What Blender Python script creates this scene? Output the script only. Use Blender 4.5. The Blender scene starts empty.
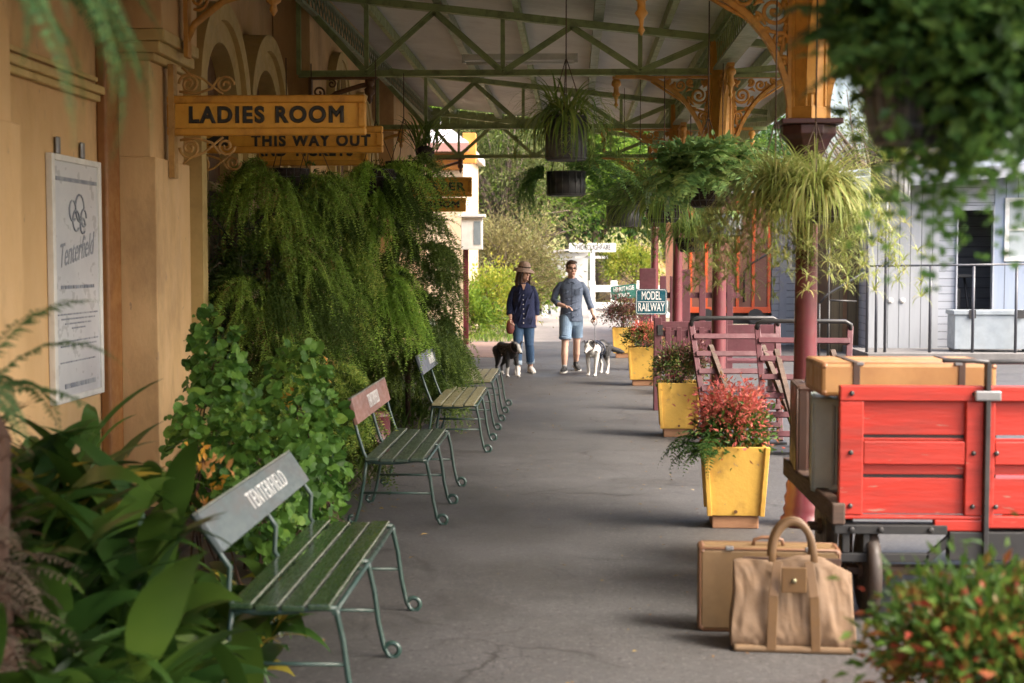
import bpy, bmesh, math, random
import numpy as np
from mathutils import Vector, Matrix, Euler

R = math.radians
random.seed(7)
rng = np.random.default_rng(11)
U = lambda a, b, n=None: rng.uniform(a, b, n)
scene = bpy.context.scene
COL = scene.collection

# ------------------------------------------------------------------ camera
FPX, VPX, VPY, CAMH = 1422.0, 574.0, 260.0, 1.75
pitch = math.atan((341.5 - VPY) / FPX)
yaw = math.atan((VPX - 512) / FPX * math.cos(pitch))
cd = bpy.data.cameras.new("Camera")
cam = bpy.data.objects.new("Camera", cd)
COL.objects.link(cam)
cam.location = (0, 0, CAMH)
cam.rotation_euler = Euler((math.pi / 2 - pitch, 0, yaw), 'XYZ')
cd.sensor_width = 36
cd.lens = FPX / 1024 * 36
cd.clip_end = 2000
cd.dof.use_dof = True
cd.dof.focus_distance = 14.5
cd.dof.aperture_fstop = 2.7
scene.camera = cam
CR = cam.rotation_euler.to_matrix()


def at(px, py, y):
    """the point of the place on the plane Y = y that the photo shows at a pixel"""
    d = CR @ Vector(((px - 512) / FPX, (341.5 - py) / FPX, -1))
    k = y / d.y
    return Vector((d.x * k, y, CAMH + d.z * k))


def atz(px, py, z=0.0):
    d = CR @ Vector(((px - 512) / FPX, (341.5 - py) / FPX, -1))
    k = (z - CAMH) / d.z
    return Vector((d.x * k, d.y * k, z))


# ------------------------------------------------------------------ materials
MATS = {}


def newmat(name):
    m = bpy.data.materials.new(name)
    m.use_nodes = True
    nt = m.node_tree
    b = nt.nodes['Principled BSDF']
    return m, nt, b


def _n(nt, t, **kw):
    n = nt.nodes.new(t)
    for k, v in kw.items():
        setattr(n, k, v)
    return n


def mixc(nt, fac, a, b):
    n = nt.nodes.new('ShaderNodeMix')
    n.data_type = 'RGBA'
    for sock, val in ((0, fac), (6, a), (7, b)):
        if hasattr(val, 'is_linked'):
            nt.links.new(val, n.inputs[sock])
        elif sock == 0:
            n.inputs[0].default_value = val
        else:
            n.inputs[sock].default_value = (*val, 1)
    return n.outputs[2]


def noise(nt, vec, scale, detail=4, rough=.6, lo=.35, hi=.65):
    n = _n(nt, 'ShaderNodeTexNoise')
    n.inputs['Scale'].default_value = scale
    n.inputs['Detail'].default_value = detail
    n.inputs['Roughness'].default_value = rough
    if vec is not None:
        nt.links.new(vec, n.inputs['Vector'])
    r = _n(nt, 'ShaderNodeMapRange')
    r.inputs[1].default_value = lo
    r.inputs[2].default_value = hi
    nt.links.new(n.outputs[0], r.inputs[0])
    return r.outputs[0]


def paint(name, col, col2=None, rough=.5, scale=3.0, dirt=None, dirt_amt=.5, dscale=6, bump=.0, bscale=40, metallic=0,
          stretch=(1, 1, 1), spec=.5, coat=0, chips=None, chip_scale=22, chip_lo=.64):
    if name in MATS:
        return MATS[name]
    m, nt, b = newmat(name)
    tc = _n(nt, 'ShaderNodeTexCoord')
    mp = _n(nt, 'ShaderNodeMapping')
    mp.inputs['Scale'].default_value = stretch
    nt.links.new(tc.outputs['Object'], mp.inputs[0])
    v = mp.outputs[0]
    c2 = col2 or tuple(x * .78 for x in col)
    c = mixc(nt, noise(nt, v, scale), col, c2)
    if dirt:
        f = noise(nt, v, dscale, 8, .7, .5, .72)
        mul = _n(nt, 'ShaderNodeMath', operation='MULTIPLY')
        nt.links.new(f, mul.inputs[0])
        mul.inputs[1].default_value = dirt_amt
        c = mixc(nt, mul.outputs[0], c, dirt)
    if chips:
        c = mixc(nt, noise(nt, v, chip_scale, 5, .65, chip_lo, chip_lo + .03), c, chips)
    nt.links.new(c, b.inputs['Base Color'])
    b.inputs['Metallic'].default_value = metallic
    b.inputs['Specular IOR Level'].default_value = spec
    if coat:
        b.inputs['Coat Weight'].default_value = coat
        b.inputs['Coat Roughness'].default_value = .15
    rr = _n(nt, 'ShaderNodeMapRange')
    nt.links.new(noise(nt, v, scale * 4), rr.inputs[0])
    rr.inputs[3].default_value = max(.05, rough - .12)
    rr.inputs[4].default_value = min(1, rough + .12)
    nt.links.new(rr.outputs[0], b.inputs['Roughness'])
    if bump:
        bp = _n(nt, 'ShaderNodeBump')
        bp.inputs['Strength'].default_value = bump
        bp.inputs['Distance'].default_value = .01
        nt.links.new(noise(nt, v, bscale, 6, .6, .2, .8), bp.inputs['Height'])
        nt.links.new(bp.outputs[0], b.inputs['Normal'])
    MATS[name] = m
    return m


def leafmat(name, cols, rough=.45, trans=.3, clump=2.5, spec=.22):
    """colour varies leaf by leaf and in drifts through the plant"""
    if name in MATS:
        return MATS[name]
    m, nt, b = newmat(name)
    g = _n(nt, 'ShaderNodeNewGeometry')
    tc = _n(nt, 'ShaderNodeTexCoord')
    nz = noise(nt, tc.outputs['Object'], clump, 3, .5, .3, .7)
    mx = _n(nt, 'ShaderNodeMath', operation='MULTIPLY')
    mx.inputs[1].default_value = .62
    nt.links.new(g.outputs['Random Per Island'], mx.inputs[0])
    ad = _n(nt, 'ShaderNodeMath', operation='MULTIPLY_ADD')
    nt.links.new(nz, ad.inputs[0])
    ad.inputs[1].default_value = .38
    nt.links.new(mx.outputs[0], ad.inputs[2])
    cr = _n(nt, 'ShaderNodeValToRGB')
    nt.links.new(ad.outputs[0], cr.inputs[0])
    el = cr.color_ramp.elements
    k = len(cols)
    for i, c in enumerate(cols):
        p = (i / (k - 1)) if not isinstance(c[0], tuple) else c[1]
        cc = c if not isinstance(c[0], tuple) else c[0]
        e = el[0] if i == 0 else (el[-1] if i == k - 1 else el.new(p))
        e.position = p
        e.color = (*cc, 1)
    el = cr.color_ramp.elements
    b.inputs['Roughness'].default_value = rough
    b.inputs['Specular IOR Level'].default_value = spec
    nt.links.new(cr.outputs[0], b.inputs['Base Color'])
    tr = _n(nt, 'ShaderNodeBsdfTranslucent')
    nt.links.new(cr.outputs[0], tr.inputs[0])
    ms = _n(nt, 'ShaderNodeMixShader')
    ms.inputs[0].default_value = trans
    nt.links.new(b.outputs[0], ms.inputs[1])
    nt.links.new(tr.outputs[0], ms.inputs[2])
    nt.links.new(ms.outputs[0], nt.nodes['Material Output'].inputs[0])
    MATS[name] = m
    return m


def asphalt():
    m, nt, b = newmat('asphalt')
    tc = _n(nt, 'ShaderNodeTexCoord')
    v = tc.outputs['Object']
    c = mixc(nt, noise(nt, v, .55, 6, .65, .3, .7), (0.050, 0.048, 0.048), (0.067, 0.065, 0.065))
    c = mixc(nt, noise(nt, v, 1.7, 8, .75, .54, .74), c, (0.036, 0.034, 0.034))
    c = mixc(nt, noise(nt, v, 6.5, 6, .7, .56, .7), c, (0.079, 0.076, 0.075))
    c = mixc(nt, noise(nt, v, 34, 3, .6, .56, .64), c, (0.096, 0.092, 0.090))
    c = mixc(nt, noise(nt, v, 42, 3, .6, .58, .66), c, (0.021, 0.020, 0.019))
    c = mixc(nt, noise(nt, v, 95, 2, .5, .66, .7), c, (0.150, 0.144, 0.136))

    def cracks(scale, warp, width, lo, hi, c):
        wn = _n(nt, 'ShaderNodeTexNoise')
        wn.inputs['Scale'].default_value = 2.3
        wn.inputs['Detail'].default_value = 7
        nt.links.new(v, wn.inputs['Vector'])
        vm = _n(nt, 'ShaderNodeVectorMath', operation='MULTIPLY_ADD')
        nt.links.new(wn.outputs['Color'], vm.inputs[0])
        vm.inputs[1].default_value = (warp, warp, 0)
        nt.links.new(v, vm.inputs[2])
        vo = _n(nt, 'ShaderNodeTexVoronoi', feature='DISTANCE_TO_EDGE')
        vo.inputs['Scale'].default_value = scale
        nt.links.new(vm.outputs[0], vo.inputs['Vector'])
        cr = _n(nt, 'ShaderNodeMapRange')
        cr.inputs[1].default_value = 0
        cr.inputs[2].default_value = width
        cr.inputs[3].default_value = 1
        cr.inputs[4].default_value = 0
        nt.links.new(vo.outputs['Distance'], cr.inputs[0])
        ml = _n(nt, 'ShaderNodeMath', operation='MULTIPLY')
        nt.links.new(cr.outputs[0], ml.inputs[0])
        nt.links.new(noise(nt, v, .6, 3, .5, lo, hi), ml.inputs[1])
        return mixc(nt, ml.outputs[0], c, (.022, .02, .019))
    c = cracks(.45, .55, .008, .45, .6, c)
    c = cracks(1.5, .5, .016, .54, .64, c)
    nt.links.new(c, b.inputs['Base Color'])
    rr = _n(nt, 'ShaderNodeMapRange')
    nt.links.new(noise(nt, v, 1.1, 5, .6), rr.inputs[0])
    rr.inputs[3].default_value = .5
    rr.inputs[4].default_value = .78
    nt.links.new(rr.outputs[0], b.inputs['Roughness'])
    bp = _n(nt, 'ShaderNodeBump')
    bp.inputs['Strength'].default_value = .35
    bp.inputs['Distance'].default_value = .004
    nt.links.new(noise(nt, v, 120, 4, .6, .2, .8), bp.inputs['Height'])
    nt.links.new(bp.outputs[0], b.inputs['Normal'])
    return m


def boards(name, col, col2, vertical=True, pitch=.12, rough=.6, axis=0):
    """painted boards with a dark joint every `pitch` metres along the axis"""
    if name in MATS:
        return MATS[name]
    m, nt, b = newmat(name)
    tc = _n(nt, 'ShaderNodeTexCoord')
    v = tc.outputs['Object']
    sp = _n(nt, 'ShaderNodeSeparateXYZ')
    nt.links.new(v, sp.inputs[0])
    d = _n(nt, 'ShaderNodeMath', operation='DIVIDE')
    nt.links.new(sp.outputs[axis], d.inputs[0])
    d.inputs[1].default_value = pitch
    fr = _n(nt, 'ShaderNodeMath', operation='FRACT')
    nt.links.new(d.outputs[0], fr.inputs[0])
    fl = _n(nt, 'ShaderNodeMath', operation='FLOOR')
    nt.links.new(d.outputs[0], fl.inputs[0])
    wn = _n(nt, 'ShaderNodeTexWhiteNoise', noise_dimensions='1D')
    nt.links.new(fl.outputs[0], wn.inputs['W'])
    mp = _n(nt, 'ShaderNodeMapping')
    s = [6, 6, 6]
    s[2 if vertical else 0] = .6
    mp.inputs['Scale'].default_value = s
    nt.links.new(v, mp.inputs[0])
    c = mixc(nt, noise(nt, mp.outputs[0], 2.5, 5), col, col2)
    wm = _n(nt, 'ShaderNodeMath', operation='MULTIPLY')
    nt.links.new(wn.outputs[0], wm.inputs[0])
    wm.inputs[1].default_value = .5
    c = mixc(nt, wm.outputs[0], c, col2)
    st = _n(nt, 'ShaderNodeMath', operation='LESS_THAN')
    nt.links.new(fr.outputs[0], st.inputs[0])
    st.inputs[1].default_value = .07
    c = mixc(nt, st.outputs[0], c, tuple(x * .3 for x in col2))
    nt.links.new(c, b.inputs['Base Color'])
    b.inputs['Roughness'].default_value = rough
    bp = _n(nt, 'ShaderNodeBump')
    bp.inputs['Distance'].default_value = .012
    bp.invert = True
    nt.links.new(st.outputs[0], bp.inputs['Height'])
    nt.links.new(bp.outputs[0], b.inputs['Normal'])
    MATS[name] = m
    return m


# ------------------------------------------------------------------ mesh builder
class MB:
    def __init__(s):
        s.v, s.f, s.m, s.sm = [], [], [], []

    def face(s, f, mi=0, smooth=False):
        s.f.append(tuple(f)); s.m.append(mi); s.sm.append(smooth)

    def box(s, x0, x1, y0, y1, z0, z1, mi=0, M=None):
        n = len(s.v)
        for x in (x0, x1):
            for y in (y0, y1):
                for z in (z0, z1):
                    p = Vector((x, y, z))
                    s.v.append(M @ p if M else p)
        for f in ((0, 1, 3, 2), (4, 6, 7, 5), (0, 4, 5, 1), (2, 3, 7, 6), (0, 2, 6, 4), (1, 5, 7, 3)):
            s.face([n + i for i in f], mi)
        return s

    def cbox(s, c, size, mi=0, M=None):
        a, b, d = size[0] / 2, size[1] / 2, size[2] / 2
        T = Matrix.Translation(Vector(c)) @ (M.to_4x4() if M else Matrix.Identity(4))
        return s.box(-a, a, -b, b, -d, d, mi, T)

    def bar(s, p, q, w, h, mi=0, up=(0, 0, 1)):
        """rectangular bar from p to q"""
        p, q = Vector(p), Vector(q)
        t = (q - p)
        L = t.length
        t.normalize()
        u = Vector(up)
        if abs(t.dot(u)) > .98:
            u = Vector((1, 0, 0))
        x = t.cross(u).normalized()
        z = x.cross(t)
        M = Matrix(((x.x, t.x, z.x, p.x), (x.y, t.y, z.y, p.y), (x.z, t.z, z.z, p.z), (0, 0, 0, 1)))
        return s.box(-w / 2, w / 2, 0, L, -h / 2, h / 2, mi, M)

    def loft(s, pts, rad, seg=12, mi=0, ref=(1, 0, 0), caps=True, closed=False, round_ends=False):
        """rings of (rx, ry) along points; rx lies along ref"""
        pts = [Vector(p) for p in pts]
        rad = [r if isinstance(r, (tuple, list)) else (r, r) for r in rad]
        if round_ends:
            t0 = (pts[0] - pts[1]).normalized(); t1 = (pts[-1] - pts[-2]).normalized()
            a, b = rad[0], rad[-1]
            ra, rb = min(a), min(b)
            pre = [(pts[0] + t0 * ra * math.sin(k), (a[0] * math.cos(k), a[1] * math.cos(k))) for k in (1.35, 1.0, .55)]
            post = [(pts[-1] + t1 * rb * math.sin(k), (b[0] * math.cos(k), b[1] * math.cos(k))) for k in (.55, 1.0, 1.35)]
            pts = [p for p, _ in pre] + pts + [p for p, _ in post]
            rad = [r for _, r in pre] + rad + [r for _, r in post]
        n0 = len(s.v)
        N = len(pts)
        X = Vector(ref)
        for i, p in enumerate(pts):
            if closed:
                t = (pts[(i + 1) % N] - pts[i - 1])
            else:
                t = (pts[min(i + 1, N - 1)] - pts[max(i - 1, 0)])
            if t.length < 1e-9:
                t = Vector((0, 0, 1))
            t.normalize()
            x = X - t * X.dot(t)
            if x.length < .05:
                x = t.orthogonal()
            x.normalize()
            X = x if len(pts) > 3 and abs(Vector(ref).dot(t)) > .95 else X
            y = t.cross(x)
            for k in range(seg):
                a = 2 * math.pi * k / seg
                s.v.append(p + x * math.cos(a) * rad[i][0] + y * math.sin(a) * rad[i][1])
        for i in range(N if closed else N - 1):
            for k in range(seg):
                a = n0 + i * seg + k
                b = n0 + i * seg + (k + 1) % seg
                j = (i + 1) % N
                c = n0 + j * seg + (k + 1) % seg
                d = n0 + j * seg + k
                s.face((a, b, c, d), mi, True)
        if caps and not closed:
            s.face([n0 + k for k in range(seg)][::-1], mi)
            s.face([n0 + (N - 1) * seg + k for k in range(seg)], mi)
        return s

    def tube(s, pts, r, seg=8, mi=0, ref=(1, 0, 0), **kw):
        """transported frame tube"""
        pts = [Vector(p) for p in pts]
        N = len(pts)
        n0 = len(s.v)
        t = (pts[1] - pts[0]).normalized()
        x = t.orthogonal().normalized()
        for i, p in enumerate(pts):
            t2 = (pts[min(i + 1, N - 1)] - pts[max(i - 1, 0)])
            if t2.length < 1e-9:
                t2 = t
            t2.normalize()
            q = t.rotation_difference(t2)
            x = q @ x
            t = t2
            y = t.cross(x)
            rr = r[i] if isinstance(r, (list, tuple)) else r
            for k in range(seg):
                a = 2 * math.pi * k / seg
                s.v.append(p + (x * math.cos(a) + y * math.sin(a)) * rr)
        for i in range(N - 1):
            for k in range(seg):
                a = n0 + i * seg
                s.face((a + k, a + (k + 1) % seg, a + seg + (k + 1) % seg, a + seg + k), mi, True)
        s.face([n0 + k for k in range(seg)][::-1], mi)
        s.face([n0 + (N - 1) * seg + k for k in range(seg)], mi)
        return s

    def lathe(s, prof, c=(0, 0, 0), seg=24, mi=0, axis='z', smooth=True, M=None):
        n0 = len(s.v)
        c = Vector(c)
        for r, z in prof:
            for k in range(seg):
                a = 2 * math.pi * (k + .5) / seg
                p = Vector((r * math.cos(a), r * math.sin(a), z))
                if axis == 'x':
                    p = Vector((p.z, p.x, p.y))
                elif axis == 'y':
                    p = Vector((p.y, p.z, p.x))
                if M:
                    p = M @ p
                s.v.append(p + c)
        for i in range(len(prof) - 1):
            for k in range(seg):
                a = n0 + i * seg
                s.face((a + k, a + (k + 1) % seg, a + seg + (k + 1) % seg, a + seg + k), mi, smooth)
        s.face([n0 + k for k in range(seg)][::-1], mi)
        e = n0 + (len(prof) - 1) * seg
        s.face([e + k for k in range(seg)], mi)
        return s

    def ell(s, c, r, M=None, seg=14, mi=0):
        prof = [(math.sin(a), -math.cos(a)) for a in np.linspace(.12, math.pi - .12, 9)]
        T = Matrix.Diagonal(Vector(r))
        if M:
            T = M.to_3x3() @ T
        return s.lathe(prof, c, seg, mi, M=T)

    def extrude(s, poly, thick, M, mi=0, smooth=False):
        """closed 2-D outline in the local XZ plane, thickness along local Y"""
        n = len(s.v)
        k = len(poly)
        for y in (0, thick):
            for (x, z) in poly:
                s.v.append(M @ Vector((x, y, z)))
        s.face([n + i for i in range(k)], mi)
        s.face([n + k + i for i in range(k)][::-1], mi)
        for i in range(k):
            j = (i + 1) % k
            s.face((n + j, n + i, n + k + i, n + k + j), mi, smooth)
        return s

    def build(s, name, mats, parent=None, bevel=0, origin=None):
        me = bpy.data.meshes.new(name)
        vs = s.v
        if origin is not None:
            o3 = Vector(origin)
            vs = [v - o3 for v in vs]
        me.from_pydata([tuple(v) for v in vs], [], s.f)
        if not isinstance(mats, (list, tuple)):
            mats = [mats]
        for m in mats:
            me.materials.append(m)
        me.polygons.foreach_set('material_index', s.m)
        me.polygons.foreach_set('use_smooth', s.sm)
        bm = bmesh.new()
        bm.from_mesh(me)
        bmesh.ops.recalc_face_normals(bm, faces=bm.faces)
        bm.to_mesh(me)
        bm.free()
        me.update()
        o = bpy.data.objects.new(name, me)
        COL.objects.link(o)
        if origin is not None:
            o.location = origin
        if parent:
            o.parent = parent
        if bevel:
            md = o.modifiers.new('bevel', 'BEVEL')
            md.width = bevel
            md.segments = 2
            md.limit_method = 'ANGLE'
            md.angle_limit = R(40)
        return o


def remesh(o, voxel, smooth=4):
    md = o.modifiers.new('r', 'REMESH')
    md.mode = 'VOXEL'
    md.voxel_size = voxel
    md.use_smooth_shade = True
    if smooth:
        sm = o.modifiers.new('s', 'SMOOTH')
        sm.iterations = smooth
        sm.factor = .5
    dg = bpy.context.evaluated_depsgraph_get()
    me = bpy.data.meshes.new_from_object(o.evaluated_get(dg))
    mats = list(o.data.materials)
    o.modifiers.clear()
    o.data = me
    me.materials.clear()
    for m in mats:
        me.materials.append(m)
    for p in me.polygons:
        p.use_smooth = True
    return o


def tag(o, label=None, cat=None, group=None, kind=None):
    if label: o['label'] = label
    if cat: o['category'] = cat
    if group: o['group'] = group
    if kind: o['kind'] = kind
    return o


def thing(name, label, cat, loc=(0, 0, 0), rz=0, group=None):
    o = bpy.data.objects.new(name, None)
    o.empty_display_size = .1
    COL.objects.link(o)
    o.location = loc
    o.rotation_euler = (0, 0, rz)
    return tag(o, label, cat, group)


def dup(root, loc=None, rz=None, label=None):
    def cp(o, par):
        c = o.copy()
        COL.objects.link(c)
        if par: c.parent = par
        for ch in list(o.children): cp(ch, c)
        return c
    r = cp(root, None)
    if loc is not None: r.location = loc
    if rz is not None: r.rotation_euler = (0, 0, rz)
    if label: r['label'] = label
    return r


def text(name, body, size, mat, parent, loc, rot=(0, 0, 0), sx=1, bold=.0, ext=.002, width=None, align='CENTER', spacing=1.0):
    c = bpy.data.curves.new(name, 'FONT')
    c.body = body
    c.size = size
    c.align_x = align
    c.align_y = 'CENTER'
    c.extrude = ext
    c.bevel_depth = bold
    c.bevel_resolution = 0
    c.space_character = spacing
    c.materials.append(mat)
    o = bpy.data.objects.new(name, c)
    COL.objects.link(o)
    o.parent = parent
    o.location = loc
    o.rotation_euler = rot
    if width:
        bpy.context.view_layer.update()
        sx = width / max(o.dimensions.x, 1e-4)
    o.scale = (sx, 1, 1)
    # to mesh, so copies and masks see plain geometry
    bpy.context.view_layer.update()
    dg = bpy.context.evaluated_depsgraph_get()
    me = bpy.data.meshes.new_from_object(o.evaluated_get(dg))
    m = bpy.data.objects.new(name, me)
    COL.objects.link(m)
    m.parent = parent
    m.location = loc
    m.rotation_euler = rot
    m.scale = (sx, 1, 1)
    bpy.data.objects.remove(o)
    return m


# ------------------------------------------------------------------ foliage builder (numpy)
def nrm(a):
    return a / np.maximum(np.linalg.norm(a, axis=-1, keepdims=True), 1e-9)


LANCE = (np.array([(0, 0, 0), (.5, .42, .10), (0, 1, -.08), (-.5, .42, .10), (0, .45, 0)]),
         np.array([(0, 1, 4), (1, 2, 4), (2, 3, 4), (3, 0, 4)]))
NEEDLE = (np.array([(-.5, 0, 0), (.5, 0, 0), (0, 1, -.05)]), np.array([(0, 1, 2)]))
DIAMOND = (np.array([(0, 0, 0), (.5, .45, .06), (0, 1, -.06), (-.5, .45, .06)]), np.array([(0, 1, 2), (0, 2, 3)]))


def _heart():
    pr = [(0, .12), (.22, -.02), (.45, .1), (.54, .38), (.45, .68), (.2, .92), (0, .98), (-.2, .92), (-.45, .68), (-.54, .38), (-.45, .1), (-.22, -.02)]
    V = [(x, y, .12 * abs(x) - .25 * max(0, y - .4) ** 2 + .05 * math.sin(9 * x)) for x, y in pr] + [(0, .42, -.03)]
    n = len(pr)
    return np.array(V), np.array([(i, (i + 1) % n, n) for i in range(n)])


HEART = _heart()


class FB:
    def __init__(s):
        s.v, s.f, s.n = [], [], 0

    def raw(s, V, F, mi=0):
        s.v.append(V); s.f.append((F + s.n, mi)); s.n += len(V)

    def place(s, T, pos, d, nor, L, W, mi=0):
        V, F = T
        N = len(pos)
        y = nrm(d)
        z = nor - y * np.sum(nor * y, 1, keepdims=True)
        z = nrm(z)
        x = np.cross(y, z)
        L = np.broadcast_to(L, (N,)); W = np.broadcast_to(W, (N,))
        P = pos[:, None] + x[:, None] * (V[None, :, 0, None] * W[:, None, None]) + y[:, None] * (V[None, :, 1, None] * L[:, None, None]) \
            + z[:, None] * (V[None, :, 2, None] * L[:, None, None])
        k = len(V)
        FF = (F[None] + (np.arange(N) * k)[:, None, None]).reshape(-1, F.shape[1])
        s.raw(P.reshape(-1, 3), FF, mi)

    @staticmethod
    def curve(base, az, L, e0, droop, n, p):
        t = np.linspace(0, 1, n + 1)
        el = e0[:, None] - droop[:, None] * t[None] ** p
        ds = (L / n)[:, None]
        h = np.cumsum(np.cos(el) * ds, 1); v = np.cumsum(np.sin(el) * ds, 1)
        h = np.concatenate([np.zeros((len(L), 1)), h[:, :-1]], 1)
        v = np.concatenate([np.zeros((len(L), 1)), v[:, :-1]], 1)
        ca, sa = np.cos(az)[:, None], np.sin(az)[:, None]
        P = base[:, None] + np.stack([ca * h, sa * h, v], -1)
        T = np.stack([ca * np.cos(el), sa * np.cos(el), np.sin(el)], -1)
        Nn = np.stack([-ca * np.sin(el), -sa * np.sin(el), np.cos(el)], -1)
        S = np.stack([-sa + 0 * h, ca + 0 * h, 0 * h], -1)
        return t, P, T, Nn, S

    def blades(s, base, az, L, W, e0, droop, n=7, p=1.3, fold=.0, prof='grass', mi=0, roll=None):
        N = len(az)
        t, P, T, Nn, S = s.curve(base, az, L, e0, droop, n, p)
        if roll is not None:
            c, q = np.cos(roll)[:, None, None], np.sin(roll)[:, None, None]
            S, Nn = S * c + Nn * q, Nn * c - S * q
        if prof == 'grass':
            w = (np.minimum(1, .45 + 2.2 * t)) * (1 - t ** 2.5)
        elif prof == 'leaf':   # long stalk then a broad blade
            u = np.clip((t - .22) / .78, 0, 1)
            w = np.maximum(.07, np.sin(np.pi * u ** .72) ** 1.15)
            w[-1] = .02
        else:
            w = np.sin(np.pi * np.clip(t * .93 + .07, 0, 1) ** .75) ** .9 + .03
        w = w[None] * W[:, None] * .5
        a = P + S * w[..., None] + Nn * (w * fold)[..., None]
        b = P - S * w[..., None] + Nn * (w * fold)[..., None]
        m = n + 1
        if fold:
            V = np.stack([a, P, b], 2).reshape(-1, 3)
            i = np.arange(n)
            q1 = np.stack([3 * i, 3 * i + 1, 3 * i + 4, 3 * i + 3], 1)
            q2 = q1 + 1
            F = np.concatenate([q1, q2])
            k = 3 * m
        else:
            V = np.stack([a, b], 2).reshape(-1, 3)
            i = np.arange(n)
            F = np.stack([2 * i, 2 * i + 1, 2 * i + 3, 2 * i + 2], 1)
            k = 2 * m
        FF = (F[None] + (np.arange(N) * k)[:, None, None]).reshape(-1, 4)
        s.raw(V, FF, mi)

    def fronds(s, base, az, L, e0, droop, npin=26, plen=.09, pw=.018, p=1.3, mi=0, T=LANCE, fwd=.35, rach=.006, start=.12, jitter=.12):
        N = len(az)
        t, P, Tn, Nn, S = s.curve(base, az, L, e0, droop, npin, p)
        sel = t >= start
        u = (t - start) / (1 - start)
        pr = np.clip(np.sin(np.pi * np.clip(u * .86 + .14, 0, 1) ** .8), .08, 1)
        for sg in (1, -1):
            d = S * sg + Tn * fwd + Nn * -.12
            d = d[:, sel].reshape(-1, 3) + rng.normal(0, jitter, (N * sel.sum(), 3))
            pos = P[:, sel].reshape(-1, 3)
            nr = Nn[:, sel].reshape(-1, 3) + rng.normal(0, jitter, (N * sel.sum(), 3))
            ln = np.tile(pr[sel], N) * np.repeat(L / L.mean(), sel.sum()) * plen * U(.8, 1.15, N * sel.sum())
            s.place(T, pos, d, nr, ln, pw * (.5 + .5 * ln / plen), mi)
        s.blades(base, az, L, np.full(N, rach), e0, droop, n=npin // 2, p=p, mi=mi)

    def strands(s, base, az, L, e0, droop, n=60, per=3, nl=.028, nw=.004, p=.8, mi=0, T=NEEDLE, fwd=.5, spread=.9):
        """hanging plumes: needles all round a drooping stem"""
        N = len(az)
        t, P, Tn, Nn, S = s.curve(base, az, L, e0, droop, n, p)
        # a little sway
        sway = (np.sin(t[None] * U(3, 8, (N, 1)) + U(0, 6, (N, 1))) * .04 * t[None])[..., None]
        P = P + S * sway
        for k in range(per):
            a = U(0, 6.283, (N, n + 1, 1))
            d = Tn * fwd + (S * np.cos(a) + Nn * np.sin(a)) * spread
            taper = (1 - .55 * t)[None] * U(.7, 1.2, (N, n + 1))
            s.place(T, P.reshape(-1, 3), d.reshape(-1, 3), rng.normal(0, 1, (N * (n + 1), 3)), (nl * taper).reshape(-1), nw, mi)
        s.blades(base, az, L, np.full(N, .004), e0, droop, n=n // 4, p=p, mi=mi)

    def build(s, name, mats, parent=None, smooth=False):
        V = np.concatenate(s.v)
        me = bpy.data.meshes.new(name)
        me.vertices.add(len(V))
        me.vertices.foreach_set('co', V.astype(np.float32).ravel())
        loops = np.concatenate([F.ravel() for F, _ in s.f])
        tot = np.concatenate([np.full(len(F), F.shape[1]) for F, _ in s.f])
        mi = np.concatenate([np.full(len(F), m) for F, m in s.f])
        st = np.concatenate([[0], np.cumsum(tot)[:-1]])
        me.loops.add(len(loops))
        me.loops.foreach_set('vertex_index', loops.astype(np.int32))
        me.polygons.add(len(tot))
        me.polygons.foreach_set('loop_start', st.astype(np.int32))
        me.polygons.foreach_set('loop_total', tot.astype(np.int32))
        if not isinstance(mats, (list, tuple)):
            mats = [mats]
        for m in mats:
            me.materials.append(m)
        me.polygons.foreach_set('material_index', mi.astype(np.int32))
        me.polygons.foreach_set('use_smooth', np.full(len(tot), smooth))
        me.update(calc_edges=True)
        me.validate()
        o = bpy.data.objects.new(name, me)
        COL.objects.link(o)
        if parent: o.parent = parent
        return o


def rdir(n):
    return nrm(rng.normal(0, 1, (n, 3)))


def bush(fb, c, r, nclump, per, L, W, T=LANCE, spread=.3, mi=0, low=-.5, up=.5):
    """leaf clumps through an uneven volume"""
    c = np.array(c, float); r = np.array(r, float)
    d = rdir(nclump)
    d[:, 2] = np.where(d[:, 2] < low, -d[:, 2] * .5, d[:, 2])
    rad = U(.35, 1.0, nclump) ** .5 * (1 + .22 * np.sin(d[:, 0] * 5 + 1.3) * np.cos(d[:, 1] * 4 + d[:, 2] * 3))
    cc = c + d * r * rad[:, None]
    n = nclump * per
    off = rng.normal(0, spread, (n, 3)) * r.min() * U(.5, 1.4, n)[:, None]
    pos = np.repeat(cc, per, 0) + off
    out = nrm(nrm((pos - c) / r) + rng.normal(0, .7, (n, 3)) + np.array([0, 0, .1]))
    nor = nrm(rng.normal(0, .6, (n, 3)) + np.array([0, 0, up]) + .4 * out)
    s = U(.65, 1.3, n)
    fb.place(T, pos, out, nor, L * s, W * s, mi)
    return cc
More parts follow.
